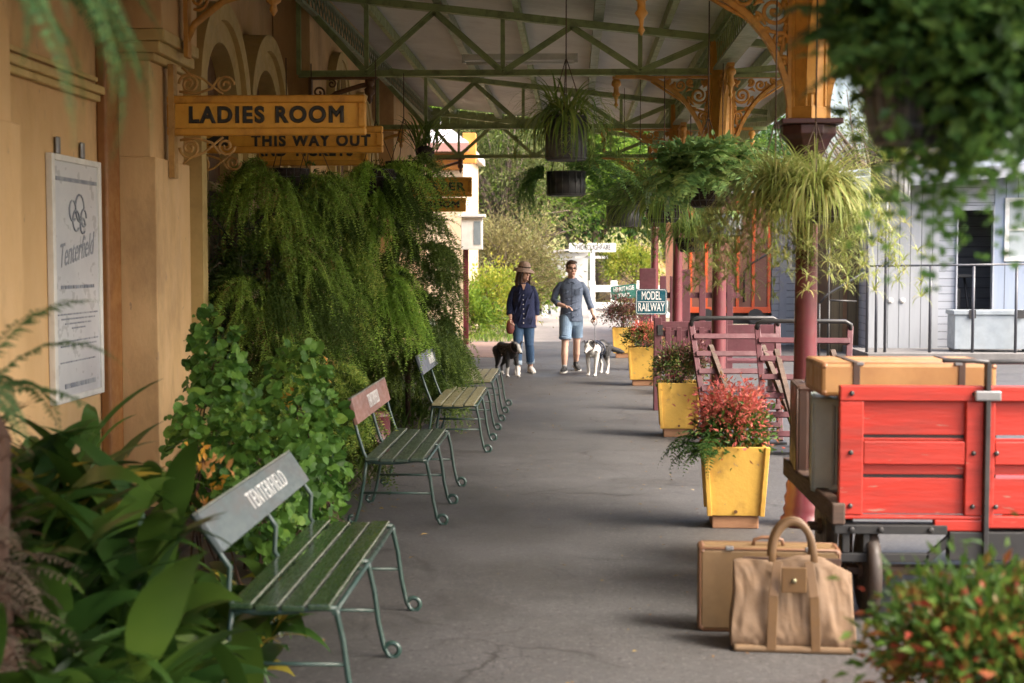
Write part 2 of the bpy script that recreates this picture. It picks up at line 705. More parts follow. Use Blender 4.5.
#@@BODY
# ================================================================== light
SUN_EL, SUN_AZ = R(46), R(112)            # azimuth clockwise from +Y
w = bpy.data.worlds.new("World")
scene.world = w
w.use_nodes = True
nt = w.node_tree
sky = nt.nodes.new('ShaderNodeTexSky')
sky.sky_type = 'NISHITA'
sky.sun_disc = False
sky.sun_elevation = SUN_EL
sky.sun_rotation = SUN_AZ
sky.air_density = 1.0
sky.dust_density = 7.0
sky.ozone_density = .6
nt.links.new(sky.outputs[0], nt.nodes['Background'].inputs[0])
nt.nodes['Background'].inputs[1].default_value = .15
sd = bpy.data.lights.new('sun', 'SUN')
sd.energy = .95
sd.angle = R(18)
sd.color = (1, .97, .91)
so = bpy.data.objects.new('sun', sd)
COL.objects.link(so)
sv = Vector((math.sin(SUN_AZ) * math.cos(SUN_EL), math.cos(SUN_AZ) * math.cos(SUN_EL), math.sin(SUN_EL)))
so.rotation_euler = sv.to_track_quat('Z', 'Y').to_euler()
vs = scene.view_settings
vs.view_transform = 'Standard'
vs.look = 'None'
vs.exposure = 2.25
vs.gamma = 1
scene.cycles.max_bounces = 8
scene.cycles.diffuse_bounces = 3
scene.cycles.glossy_bounces = 3
scene.cycles.transmission_bounces = 4
scene.cycles.transparent_max_bounces = 4
scene.cycles.caustics_reflective = False
scene.cycles.caustics_refractive = False
scene.cycles.sample_clamp_indirect = 6

# ================================================================== palette
wallM = paint('ochre_render', (.68, .45, .225), (.60, .385, .18), .75, 1.2, dirt=(.33, .20, .095), dirt_amt=.85, dscale=1.5, bump=.3, bscale=22, stretch=(1, 1, .45), chips=(.40, .27, .16), chip_scale=9, chip_lo=.66)
creamM = paint('cream_trim', (.62, .46, .20), (.54, .39, .16), .6, 2.5, dirt=(.22, .15, .07), dirt_amt=.35, dscale=4)
brownM = paint('brown_joinery', (.155, .072, .026), (.11, .05, .02), .55, 2)
ochreM = paint('golden_ironwork', (.58, .30, .06), (.48, .225, .045), .5, 5, dirt=(.13, .06, .02), dirt_amt=.55, dscale=9)
greenM = paint('olive_green_steel', (.31, .38, .16), (.24, .30, .125), .5, 4, dirt=(.06, .05, .03), dirt_amt=.5, dscale=8)
paleM = paint('pale_green_steel', (.30, .34, .22), (.22, .26, .16), .55, 4, dirt=(.1, .09, .05), dirt_amt=.5)
maroonM = paint('maroon_paint', (.135, .024, .032), (.105, .019, .026), .42, 4, dirt=(.10, .04, .035), dirt_amt=.5, dscale=7, coat=.25)
mauveM = paint('faded_maroon_timber', (.10, .025, .034), (.073, .018, .024), .6, 5, dirt=(.12, .06, .06), dirt_amt=.5, dscale=12)
capM = paint('dark_maroon_iron', (.055, .014, .016), (.035, .01, .012), .45, 6)
roofM = paint('roof_lining', (.74, .74, .71), (.66, .66, .63), .7, 1.3, dirt=(.42, .38, .33), dirt_amt=.4, dscale=2)
whiteM = paint('white_paint', (.76, .75, .72), (.68, .67, .64), .55, 3, dirt=(.4, .37, .32), dirt_amt=.3)
blackM = paint('black_iron', (.022, .022, .024), (.035, .033, .032), .45, 5, dirt=(.06, .045, .035), dirt_amt=.4)
soilM = paint('soil', (.055, .036, .024), (.03, .021, .015), .95, 5, bump=.9, bscale=30)
textM = paint('black_lettering', (.012, .012, .013), (.016, .015, .014), .5)
wtextM = paint('white_lettering', (.78, .78, .76), (.7, .7, .68), .5)
wireM = paint('galvanised_wire', (.30, .30, .30), (.22, .22, .23), .4, 6, metallic=.6)
rustM = paint('rusty_chain', (.10, .06, .04), (.06, .04, .03), .6, 9, metallic=.4)

# ================================================================== ground
MB().box(-150, 150, -40, 300, -.6, -.035).build('ground', paint('dry_ground', (.17, .13, .085), (.11, .10, .05), .95, .4, bump=.6, bscale=8))['kind'] = 'structure'
MB().box(-2.35, 22, -8, 30.5, -.5, 0).build('platform', asphalt())['kind'] = 'structure'
o = MB().box(-1.3, 1.9, 30.5, 62, -.4, -.004).build('path', paint('pale_path', (.22, .20, .19), (.18, .165, .155), .85, 1.0, bump=.3, bscale=40, dirt=(.2, .17, .15)))
o['kind'] = 'structure'
o = MB().box(-3.3, -2.35, -8, 30, -.5, .03).build('garden_bed', soilM)
o['kind'] = 'structure'
o = MB().box(-9, -1.3, 25.5, 30.2, -.3, .006).build('dirt_path', paint('red_dirt', (.25, .165, .135), (.20, .13, .10), .95, 2, bump=.5, bscale=30))
o['kind'] = 'structure'
# rise of ground beyond the gate
g = MB()
nx, ny = 40, 30
for j in range(ny + 1):
    for i in range(nx + 1):
        x = -70 + 140 * i / nx; y = 52 + 120 * j / ny
        z = -.2 + 9 * (1 - math.exp(-((y - 52) / 55) ** 1.6)) + .5 * math.sin(x * .21) * math.cos(y * .17) * min(1, (y - 52) / 20)
        g.v.append(Vector((x, y, z)))
for j in range(ny):
    for i in range(nx):
        a = j * (nx + 1) + i
        g.face((a, a + 1, a + nx + 2, a + nx + 1), 0, True)
g.build('hill', paint('hill_grass', (.16, .17, .04), (.20, .16, .05), .95, .3, bump=.8, bscale=5))['kind'] = 'structure'

# ================================================================== station building
WX = -3.2
bld = thing('station_building', 'ochre rendered station building with arched windows, along the left of the platform', 'building', (WX, 12, 0))
def bl(mb, name, m, par=None, bevel=0):
    o = mb.build(name, m, None, bevel)
    o.location = -Vector(bld.location) if par is None else (0, 0, 0)
    o.parent = par or bld
    return o
bl(MB().box(-9, WX, -3, 27.6, 0, 4.9), 'wall', wallM)
# the projecting bay
bl(MB().box(-3.19, -2.8, 15.1, 19.6, 0, 4.72), 'projecting_bay', wallM)
bl(MB().box(-3.19, -2.86, 22.6, 27.5, 0, 4.66), 'projecting_bay', wallM)
# roof far above
rf = MB()
rf.v = [Vector(p) for p in ((-9.6, -3.5, 5.1), (-2.9, -3.5, 4.95), (-2.9, 28, 4.95), (-9.6, 28, 5.1), (-6.2, -1, 7.0), (-6.2, 26, 7.0))]
for f in ((0, 1, 4), (1, 2, 5, 4), (2, 3, 5), (3, 0, 4, 5), (0, 3, 2, 1)):
    rf.face(f)
bl(rf, 'roof', paint('roof_iron', (.36, .36, .36), (.28, .28, .29), .5))
# pilasters
for (y0, y1, s) in ((6.3, 7.35, 1), (9.75, 10.62, 1)):
    p = MB()
    p.box(-3.19, -2.885, y0, y1, 0, 2.46)
    p.box(-3.19, -2.92, y0 + .003, y1 - .03, 2.46, 3.12)
    p.box(-3.19, -2.83, y0, y1 + .05, 3.34, 4.66)
    p.box(-3.19, -2.865, y0 - .02, y1 + .02, .002, .3)
    o = bl(p, 'pilaster', wallM, bevel=.008)
    c = MB()
    c.box(-3.19, -2.885, y0 + .003, y1 + .0, 3.121, 3.175)
    c.box(-3.19, -2.845, y0 + .002, y1 + .035, 3.176, 3.255)
    c.box(-3.19, -2.815, y0 + .001, y1 + .05, 3.256, 3.338)
    c.build('capital', creamM, o, .012)
# orange timber architraves beside the pilaster
bl(MB().box(-3.2, -3.13, 9.46, 9.74, 0, 4.62), 'architrave', paint('orange_timber', (.33, .15, .045), (.24, .10, .03), .5, 3), bevel=.015)
bl(MB().box(-3.2, -3.14, 10.9, 10.98, 0, 2.75), 'downpipe', ochreM)
# horizontal mouldings
m = MB()
for (a, b) in ((7.42, 9.42), (-2, 6.2)):
    m.box(-3.2, -3.15, a, b, 2.80, 2.845)
    m.box(-3.2, -3.12, a, b, 2.846, 2.90)
    m.box(-3.2, -3.165, a, b, 2.93, 2.965)
bl(m, 'moulding', creamM, bevel=.01)


def arch_window(y, half, spring, X, w, deep, frame=True, mi=creamM):
    """deep moulded arch over a dark joinery panel"""
    pts_in = [(-half, 0)] + [(-half * math.cos(a), spring + half * math.sin(a)) for a in np.linspace(0, math.pi, 21)] + [(half, 0)]
    out = MB()
    for (h0, h1, d0, d1) in ((half, half + w * .55, 0, deep * .8), (half + w * .55 + .001, half + w, 0, deep)):
        ang = np.linspace(0, math.pi, 25)
        ins = [(-h0, .02)] + [(-h0 * math.cos(a), spring + h0 * math.sin(a)) for a in ang] + [(h0, .02)]
        ous = [(-h1, .02)] + [(-h1 * math.cos(a), spring + h1 * math.sin(a)) for a in ang] + [(h1, .02)]
        n = len(out.v)
        for (a, b) in zip(ins, ous):
            for (q, xx) in ((a, d0), (a, d1), (b, d1), (b, d0)):
                out.v.append(Vector((X + xx, y + q[0], q[1])))
        for i in range(len(ins) - 1):
            for k in range(3):
                out.face((n + 4 * i + k, n + 4 * i + k + 1, n + 4 * (i + 1) + k + 1, n + 4 * (i + 1) + k), 0, False)
    s = bl(out, 'arch_surround', mi)
    pm = MB()
    poly = [(q[0], max(.03, q[1])) for q in pts_in]
    Mx = Matrix(((0, 1, 0, X + .004), (1, 0, 0, y), (0, 0, 1, 0), (0, 0, 0, 1)))
    pm.extrude(poly, .02, Mx)
    pm.build('door_panel', brownM, s)
    if frame:
        f = MB()
        f.box(X + .026, X + .06, y - half, y + half, 2.35, 2.43)
        f.box(X + .026, X + .06, y - .03, y + .03, .03, 2.349)
        f.box(X + .026, X + .06, y - .02, y + .02, 2.431, spring + half - .01)
        f.build('door_frame', creamM, s, .006)
    return s


arch_window(12.15, .55, 3.05, WX, .34, .24)
arch_window(13.95, .55, 3.05, WX, .34, .24)
arch_window(16.7, .42, 3.55, -2.8, .2, .1)
arch_window(18.5, .42, 3.3, -2.8, .2, .1)
arch_window(21.1, .5, 3.05, WX, .3, .2)
arch_window(8.4, .02, .02, -9.2, .02, .01, False) if False else None

# ================================================================== canopy
can = thing('platform_canopy', 'green steel platform canopy with maroon columns and golden scrolled iron brackets', 'canopy', (0, 15, 0))
def cn(mb, name, m, par=None, bevel=0):
    o = mb.build(name, m, None, bevel)
    o.location = -Vector(can.location) if par is None else (0, 0, 0)
    o.parent = par or can
    return o
CXI = 1.52                               # column line
RZ = lambda x: 4.66 - .115 * (x + 3.2)   # underside of the roof
TR = (3.6, 9.4, 15.0, 21.0, 27.0)
Y0, Y1 = 1.2, 27.6
XR = 2.85
r = MB()
n = 0
NX = 60
for i in range(220):                      # corrugated sheet, ribs run down the slope
    y = Y0 + (Y1 - Y0) * i / 219
    dz = .018 * (i % 2)
    for x in (-3.19, XR):
        r.v.append(Vector((x, y, RZ(x) + .10 + dz)))
for i in range(219):
    a = 2 * i
    r.face((a, a + 1, a + 3, a + 2))
k = len(r.v)
r.v += [v + Vector((0, 0, .03)) for v in r.v[:k]]
for i in range(219):
    a = k + 2 * i
    r.face((a, a + 2, a + 3, a + 1))
cn(r, 'roof_sheet', roofM)
# purlins along the platform
for x, wd, mt in ((-3.12, .12, paleM), (-2.3, .06, greenM), (-1.43, .09, paleM), (-.6, .06, greenM), (.25, .1, paleM), (.95, .06, greenM), (1.52, .14, greenM), (2.2, .06, greenM)):
    cn(MB().box(x - wd / 2, x + wd / 2, Y0, Y1 - .1, RZ(x) - .03, RZ(x) + .095), 'purlin', mt)
# lattice strip along the wall head
l = MB()
y = Y0
while y < Y1 - .3:
    l.bar((-2.72, y, 4.33), (-2.72, y + .2, 4.55), .012, .02)
    l.bar((-2.705, y + .2, 4.33), (-2.705, y, 4.55), .012, .02)
    y += .2
l.box(-2.75, -2.69, Y0, Y1 - .1, 4.30, 4.335).box(-2.75, -2.69, Y0, Y1 - .1, 4.55, 4.585)
cn(l, 'lattice_girder', paleM)
# gutter and fascia on the track side
g = MB().box(XR, XR + .03, Y0, Y1, RZ(XR) - .22, RZ(XR) + .2)
g.box(XR + .031, XR + .14, Y0, Y1, RZ(XR) - .02, RZ(XR) + .08)
cn(g, 'fascia', greenM)

ZC = 3.67


def truss(y, xr=XR - .05, scale=1):
    t = MB()
    xl = -2.9
    # chords: pairs of angles
    t.box(xl, CXI - .1, y - .05, y + .05, ZC, ZC + .012)
    t.box(xl, CXI - .1, y - .006, y + .006, ZC + .0121, ZC + .07)
    t.bar((xl, y, RZ(xl) - .08), (xr, y, RZ(xr) - .08), .10, .075)
    nn = 6
    xs = [xl + (CXI - .12 - xl) * i / nn for i in range(nn + 1)]
    for i, x in enumerate(xs):
        zt = RZ(x) - .1
        if i % 2 == 1 or i in (0, nn):
            t.bar((x, y + .012, ZC + .03), (x, y + .012, zt), .045, .05, up=(0, 1, 0))
        if i < nn:
            x2 = xs[i + 1]
            if i % 2 == 0:
                a, b = (x, RZ(x) - .12), (x2, ZC + .04)
            else:
                a, b = (x, ZC + .04), (x2, RZ(x2) - .12)
            t.bar((a[0], y - .02, a[1]), (b[0], y - .02, b[1]), .012, .065)
            t.bar((a[0], y - .035, a[1] + .026), (b[0], y - .035, b[1] + .026), .028, .012)
    # cantilever beyond the column
    t.bar((CXI + .1, y, ZC + .03), (xr, y, RZ(xr) - .17), .06, .06)
    t.box(CXI + .1, xr, y - .03, y + .03, ZC - .03, ZC + .02)
    return cn(t, 'truss', greenM)


for y in TR:
    truss(y)


def spiral(c, r0, turns, a0, sgn, pl, n=26, shrink=.16):
    """points of a flat scroll in the plane pl = (u, v) about c"""
    u, v = Vector(pl[0]), Vector(pl[1])
    P = []
    for i in range(n + 1):
        t = i / n
        rr = r0 * (1 - t * (1 - shrink))
        a = a0 + sgn * t * turns * 2 * math.pi
        P.append(Vector(c) + u * (rr * math.cos(a)) + v * (rr * math.sin(a)))
    return P


def bracket(px, y, z0, W, H, sg, axis='x', drop=True, ext=0.0):
    """curved iron bracket with scrolls: from the post at (0, z0) up to (W, z0+H)"""
    b = MB()
    if axis == 'x':
        u = Vector((sg, 0, 0)); o = Vector((px, y, z0)); nrmv = Vector((0, 1, 0))
    else:
        u = Vector((0, sg, 0)); o = Vector((px, y, z0)); nrmv = Vector((1, 0, 0))
    vv = Vector((0, 0, 1))
    Q = lambda x, z: o + u * x + vv * z
    arc = [Q(W * (1 - math.cos(a)), H * math.sin(a)) for a in np.linspace(0, math.pi / 2, 19)]
    for i in range(18):
        b.bar(arc[i], arc[i + 1] + (arc[i + 1] - arc[i]) * .06, .07, .035, up=nrmv.cross(arc[i + 1] - arc[i]))
    off = [p + (u * -.035 + vv * .035) for p in arc]
    b.tube([Q(W * .96 * (1 - math.cos(a)) - .0, H * .96 * math.sin(a) + .055) for a in np.linspace(.15, math.pi / 2 - .1, 14)], .010, 6)
    b.bar(Q(0.012, 0), Q(.012, H), .06, .024, up=u)
    b.bar(Q(0, H - .012), Q(W + .03 + ext, H - .012), .05, .024)
    if ext: b.bar(arc[-1], arc[-1] + u * ext, .07, .035)
    pl = (u, vv)
    k = min(W, H)
    T = .0200
    S = [(.135, .80, .115, 1.7, 2.6, 1), (.37, .905, .078, 1.5, .6, -1), (.085, .585, .066, 1.5, 3.6, -1), (.27, .75, .036, 1.2, 1.2, 1), (.055, .43, .036, 1.3, 1.0, 1),
         (.54, .945, .042, 1.3, 2.2, 1), (.70, .968, .024, 1.2, 1.0, -1), (.05, .94, .045, 1.3, .4, -1), (.245, .935, .048, 1.4, 3.9, 1), (.03, .32, .02, 1.2, 2.0, -1),
         (.19, .655, .03, 1.2, 5.0, 1), (.46, .9, .026, 1.2, 4.0, 1), (.04, .68, .03, 1.2, 1.0, 1)]
    for (x, z, r_, tn, a0, s2) in S:
        b.tube(spiral(Q(x * W, z * H), r_ * k, tn, a0, s2, pl), [T * k * (1.0 - .35 * i / 26) for i in range(27)], 6)
        b.ell(Q(x * W, z * H), (.022 * k,) * 3, seg=8)
    # linking stems and leaf lobes
    b.tube([Q(.02 * W, .2 * H), Q(.09 * W, .42 * H), Q(.06 * W, .6 * H), Q(.03 * W, .75 * H)], T * k * .8, 6)
    b.tube([Q(.03 * W, .62 * H), Q(.2 * W, .66 * H), Q(.3 * W, .72 * H), Q(.5 * W, .82 * H), Q(.74 * W, .95 * H)], T * k * .8, 6)
    for (x, z, a) in ((.2, .7, .9), (.42, .86, .5), (.05, .5, 1.2), (.3, .84, 2.4), (.08, .88, 2.2)):
        b.tube([Q(x * W, z * H), Q(x * W + .05 * k * math.cos(a), z * H + .05 * k * math.sin(a)), Q(x * W + .09 * k * math.cos(a + .5), z * H + .09 * k * math.sin(a + .5))],
               [.008 * k, .024 * k, .004 * k], 6)
    if drop:
        b.lathe([(.035, 0), (.05, -.03), (.05, -.06), (.028, -.08), (.028, -.13), (.045, -.155), (.02, -.19), (.012, -.24), (.024, -.265), (.004, -.3)],
                Q(W - .01 + ext, H - .03), 12)
    return b


ZCAP = 2.62
for i, y in enumerate(TR):
    c = MB()
    c.lathe([(.15, .0), (.15, .05), (.125, .07), (.135, .11), (.12, .14), (.128, .19), (.112, .22), (.118, .27), (.1, .31), (.092, .36), (.078, .42), (.074, 1.2),
             (.068, 2.3), (.068, 2.32), (.085, 2.335), (.085, 2.36), (.066, 2.38)], (CXI, y, 0), 24)
    col = cn(c, 'column', maroonM)
    k = MB()
    k.lathe([(.066, 2.38), (.10, 2.42), (.155, 2.53), (.185, 2.56), (.185, ZCAP)], (CXI, y, 0), 8, smooth=False)
    k.box(CXI - .195, CXI + .195, y - .195, y + .195, ZCAP + .001, ZCAP + .035)
    k.build('capital', capM, col, .006)
    p = MB()
    M45 = Matrix.Translation((CXI, y, 0)) @ Matrix.Rotation(R(45), 4, 'Z')
    p.box(-.092, .092, -.092, .092, ZCAP + .036, 4.02, 0, M45)
    p.box(-.104, .104, -.104, .104, ZCAP + .0355, ZCAP + .12, 0, M45)
    for (dx, dy) in ((-.1, 0), (.1, 0), (0, -.1), (0, .1)):
        for q in (-.05, .05):
            cx, cy = (dx * .93, q) if dy == 0 else (q, dy * .93)
            v4 = M45 @ Vector((cx, cy, 0))
            p.bar((v4.x, v4.y, ZCAP + .121), (v4.x, v4.y, 4.0), .022, .022, up=(M45 @ Vector((1, 0, 0)) - M45 @ Vector((0, 0, 0))))
    p.build('post', ochreM, col, .004)
    for sg, W in ((-1, .82), (1, .80)):
        bracket(CXI + sg * .115, y, ZCAP + .04, W, ZC - ZCAP - .05 - (.12 if i == 1 else 0), sg, ext=.16).build('bracket', ochreM, col)
    for sg in (-1, 1):
        if (i == 0 and sg < 0) or (i == len(TR) - 1 and sg > 0):
            continue
        bracket(CXI, y + sg * .115, ZCAP + .2, .85, ZC - ZCAP - .22, sg, 'y').build('bracket', ochreM, col)
    # bracket at the wall
    yy = y if i != 1 else 10.2
    wx = -2.79 if i in (1,) else (-2.79 if i in (2, 4) else -3.19)
    b = MB()
    dz = .10 if i == 1 else 0
    b.tube([(wx, yy, 3.2 + dz), (wx + .07, yy, 3.34 + dz), (wx + .28, yy, 3.5 + dz), (wx + .55, yy, 3.58 + dz), (wx + .66, yy, 3.60 + dz)], .026, 8)
    b.tube(spiral((wx + .1, yy, 3.51 + dz), .075, 1.5, 4.2, 1, ((1, 0, 0), (0, 0, 1))), .012, 6)
    b.tube(spiral((wx + .24, yy, 3.6 + dz), .05, 1.4, 2.2, -1, ((1, 0, 0), (0, 0, 1))), .010, 6)
    b.box(wx, wx + .72, yy - .04, yy + .04, 3.645 + dz, 3.668 + dz)
    b.box(wx, wx + .03, yy - .05, yy + .05, 3.1 + dz, 3.644 + dz)
    b.lathe([(.05, .05), (.05, 0), (.03, -.02), (.06, -.05), (.05, -.1), (.02, -.12), (.03, -.16), (.004, -.2)], (wx + .64, yy, 3.59 + dz), 10)
    cn(b, 'wall_bracket', ochreM if i in (1, 3) else brownM)
    if i < len(TR) - 1:                   # lattice girder between the columns
        l = MB()
        ya, yb = y + .1, TR[i + 1] - .1
        l.box(CXI - .09, CXI + .09, ya, yb, 3.71, 3.735, 1)
        l.box(CXI - .07, CXI + .07, ya, yb, 4.0, 4.02)
        nseg = int((yb - ya) / .17)
        for q in range(nseg):
            a = ya + (yb - ya) * q / nseg; e = ya + (yb - ya) * (q + 1) / nseg
            for xo in (-.055, .055):
                l.bar((CXI + xo, a, 3.73), (CXI + xo, e, 4.0), .008, .025)
                l.bar((CXI + xo + .009, e, 3.73), (CXI + xo + .009, a, 4.0), .008, .025)
        cn(l, 'lattice_girder', [greenM, paleM])
# scalloped valance closing the far end
v = MB()
x = -3.1
while x < 2.8:
    zt = RZ(x + .09)
    zb = 4.28 if x < 1.4 else 3.75
    poly = [(0, zt + .08), (0, zb + .07), (.02, zb + .045), (.05, zb + .03), (.055, zb + .01), (.085, zb - .04), (.115, zb + .01), (.12, zb + .03), (.15, zb + .045), (.168, zb + .07), (.168, zt + .08)]
    v.extrude(poly, .025, Matrix.Translation((x, Y1 - .05, 0)))
    x += .175
cn(v, 'valance', greenM)
# fluorescent batten
fl = thing('fluorescent_batten', 'thin fluorescent tube fitting fixed under the canopy roof', 'light fitting', at(520, 58, 15.4))
MB().box(-.62, .62, -.05, .05, -.03, .04).box(-.62, -.58, -.04, .04, -.06, -.031).box(.58, .62, -.04, .04, -.06, -.031).build('body', whiteM, fl, .008)
MB().loft([(-.575, 0, -.055), (.575, 0, -.055)], [.016, .016], 10).build('tube', whiteM, fl)

# ================================================================== hanging name boards on the wall
signM = paint('amber_sign', (.72, .385, .05), (.66, .33, .04), .5, 4, dirt=(.25, .1, .02), dirt_amt=.35, dscale=10)
signE = paint('amber_sign_edge', (.62, .31, .04), (.52, .24, .03), .5, 6, dirt=(.16, .07, .02), dirt_amt=.5)


def wall_sign(xa, xb, ya, yb, Y, body, tsize, label, wallx, hand=False, bracket_=True, tw=None, tdx=0.0):
    """board seen between these pixels, standing out from the wall at depth Y"""
    A, B = at(xa, yb, Y), at(xb, ya, Y)
    W, H = B.x - A.x, B.z - A.z
    c = (A + B) / 2
    root = thing('hanging_sign', label, 'sign', c, 0, 'amber name boards along the station wall')
    f = MB()
    t = .055
    f.box(-W / 2, W / 2, -.035, .035, H / 2 - t, H / 2).box(-W / 2, W / 2, -.035, .035, -H / 2, -H / 2 + t)
    f.box(-W / 2, -W / 2 + t, -.035, .035, -H / 2 + t, H / 2 - t).box(W / 2 - t, W / 2, -.035, .035, -H / 2 + t, H / 2 - t)
    f.build('frame', signE, root, .012)
    MB().box(-W / 2 + t, W / 2 - t, -.012, .012, -H / 2 + t, H / 2 - t).build('board', signM, root)
    text('lettering', body, tsize, textM, root, (tdx, -.0145, -.012 if hand else 0), (math.pi / 2, 0, 0), width=tw, bold=.0068 * tsize / .15, ext=.003, spacing=1.22)
    if hand:
        h = MB()
        x = -W / 2 + .16 - .06
        h.extrude([(x, -.045), (x + .17, -.05), (x + .175, .04), (x + .06, .045), (x + .05, .03), (x + .01, .012), (x - .11, .014), (x - .12, -.005), (x - .01, -.01), (x + .02, -.03)], .004, Matrix.Translation((0, -.017, 0)))
        h.build('pointing_hand', textM, root)
    if bracket_:
        b = MB()
        wl = wallx - c.x
        b.box(wl, wl + .04, -.05, .05, -H / 2 - .3, H / 2 + .22)
        b.box(wl + .041, -W / 2, -.03, .03, -.05, .05) if -W / 2 > wl + .05 else None
        for sz in (1, -1):
            z = sz * (H / 2)
            x0 = wl + .04
            b.tube(spiral((x0 + .10, 0, z + sz * .085), .075, 1.75, math.pi if sz > 0 else math.pi, -sz, ((1, 0, 0), (0, 0, 1))), .011, 7)
            b.tube(spiral((x0 + .36, 0, z + sz * .075), .065, 1.6, 0, sz, ((1, 0, 0), (0, 0, 1))), .010, 7)
            b.tube([(x0 + .03, 0, z + sz * .03), (x0 + .15, 0, z + sz * .015), (x0 + .26, 0, z + sz * .05), (x0 + .32, 0, z + sz * .13)], .010, 7)
            b.tube([(x0 + .05, 0, z + sz * .2), (x0 + .1, 0, z + sz * .155), (x0 + .2, 0, z + sz * .12), (x0 + .34, 0, z + sz * .01)], .009, 7)
        b.build('scroll_bracket', paint('pale_ochre_iron', (.50, .30, .10), (.40, .22, .07), .5, 6, dirt=(.2, .1, .03)), root)
    return root


wall_sign(168, 366, 95, 136, 10.1, 'LADIES ROOM', .155, 'amber board lettered LADIES ROOM on a scrolled iron bracket', -2.88, tw=1.11, tdx=.0)
wall_sign(196, 383, 126, 153.5, 11.6, 'THIS WAY OUT', .125, 'amber board with a pointing hand and lettered THIS WAY OUT', -3.19, hand=True, tw=.98, tdx=.18)
wall_sign(230, 368, 136, 166, 14.2, 'AND TICKETS', .15, 'amber board lettered AND TICKETS, lowest behind the other two boards', -3.19, tw=1.0, tdx=.05)
ro = wall_sign(400, 472, 177, 197, 22.2, 'MASTER', .17, 'amber two tier name board half hidden behind the trailing green plant', -2.86, tw=.86, bracket_=False, tdx=.02)
m2 = MB().box(-.55, .47, -.03, .03, -.385, -.165)
m2.build('lower_board', signE, ro, .012)
text('lettering', 'ROOM', .13, textM, ro, (.12, -.033, -.275), (math.pi / 2, 0, 0), bold=.008, width=.5)
MB().bar((-.56, 0, .12), (-1.0, 0, .12), .03, .03).build('hanger', blackM, ro)

# notice on the wall
nb = thing('notice_board', 'tall white framed notice with faint script, hung on the ochre wall', 'notice', (WX, 8.97, 1.64))
MB().box(.002, .03, -.40, .40, -.74, .72).build('panel', paint('notice_paper', (.62, .63, .66), (.55, .56, .60), .35, 2, coat=.3), nb)
f = MB()
f.box(.002, .045, -.45, -.40, -.78, .76).box(.002, .045, .40, .45, -.78, .76).box(.002, .045, -.40, .40, .72, .76).box(.002, .045, -.40, .40, -.78, -.74)
f.build('frame', whiteM, nb, .006)
for y in (-.28, .16):
    MB().box(.01, .03, y - .03, y + .03, .761, .87).build('hook', wireM, nb, .01)
inkM = paint('blue_grey_ink', (.16, .18, .23), (.36, .38, .42), .6, 10)
s = MB()
X = .0345
s.box(.0302, X, -.36, .38, .60, .625)
for (y, z, a) in ((-.08, .42, .06), (.05, .44, .08), (.12, .38, .05), (-.02, .36, .06), (.1, .33, .045)):   # emblem
    s.tube([Vector((X, y + a * math.cos(t), z + a * 1.1 * math.sin(t))) for t in np.linspace(0, 5.5, 14)], .006, 5)
for (z, a, b, hh) in ((-.06, -.3, .3, .022), (-.23, -.36, .36, .010), (-.26, -.3, .3, .010), (-.29, -.24, .24, .010), (-.32, -.12, .12, .01), (-.4, -.36, .36, .01),
                      (-.43, -.32, .33, .01), (-.53, -.33, .3, .009), (-.68, -.26, .3, .03)):
    y = a
    while y < b:
        wl = random.uniform(.03, .09)
        s.box(.0302, X, y, min(b, y + wl), z - hh / 2, z + hh / 2)
        y += wl + .018
s.build('lettering', inkM, nb)
for (wd_, sz_, zz_, ww_) in (('Tenterfield', .21, .17, .62),):
    tt = text('script', wd_, sz_, inkM, nb, (X - .002, 0, zz_), (math.pi / 2, 0, math.pi / 2), width=ww_, ext=.001)
    for v_ in tt.data.vertices:
        v_.co.x += v_.co.y * .35
        v_.co.y += .10 * v_.co.x
# ================================================================== benches
tubeM = paint('dark_green_tube', (.020, .052, .042), (.03, .06, .05), .4, 6, dirt=(.09, .10, .09), dirt_amt=.3, dscale=14, coat=.2)
slatGreen = paint('glossy_green_slats', (.026, .052, .026), (.04, .07, .03), .25, 5, dirt=(.07, .09, .07), dirt_amt=.2, dscale=9, stretch=(4, .6, 4), coat=.5)
slatWorn = paint('worn_olive_slats', (.30, .27, .15), (.22, .20, .10), .5, 5, dirt=(.42, .40, .30), dirt_amt=.6, dscale=9, stretch=(4, .6, 4))
slatDark = paint('dark_green_slats', (.04, .062, .042), (.06, .085, .06), .45, 5, dirt=(.16, .17, .13), dirt_amt=.45, dscale=9, stretch=(4, .6, 4), coat=.2)
edgeM = paint('pale_slat_edge', (.30, .31, .26), (.18, .2, .16), .5, 8)


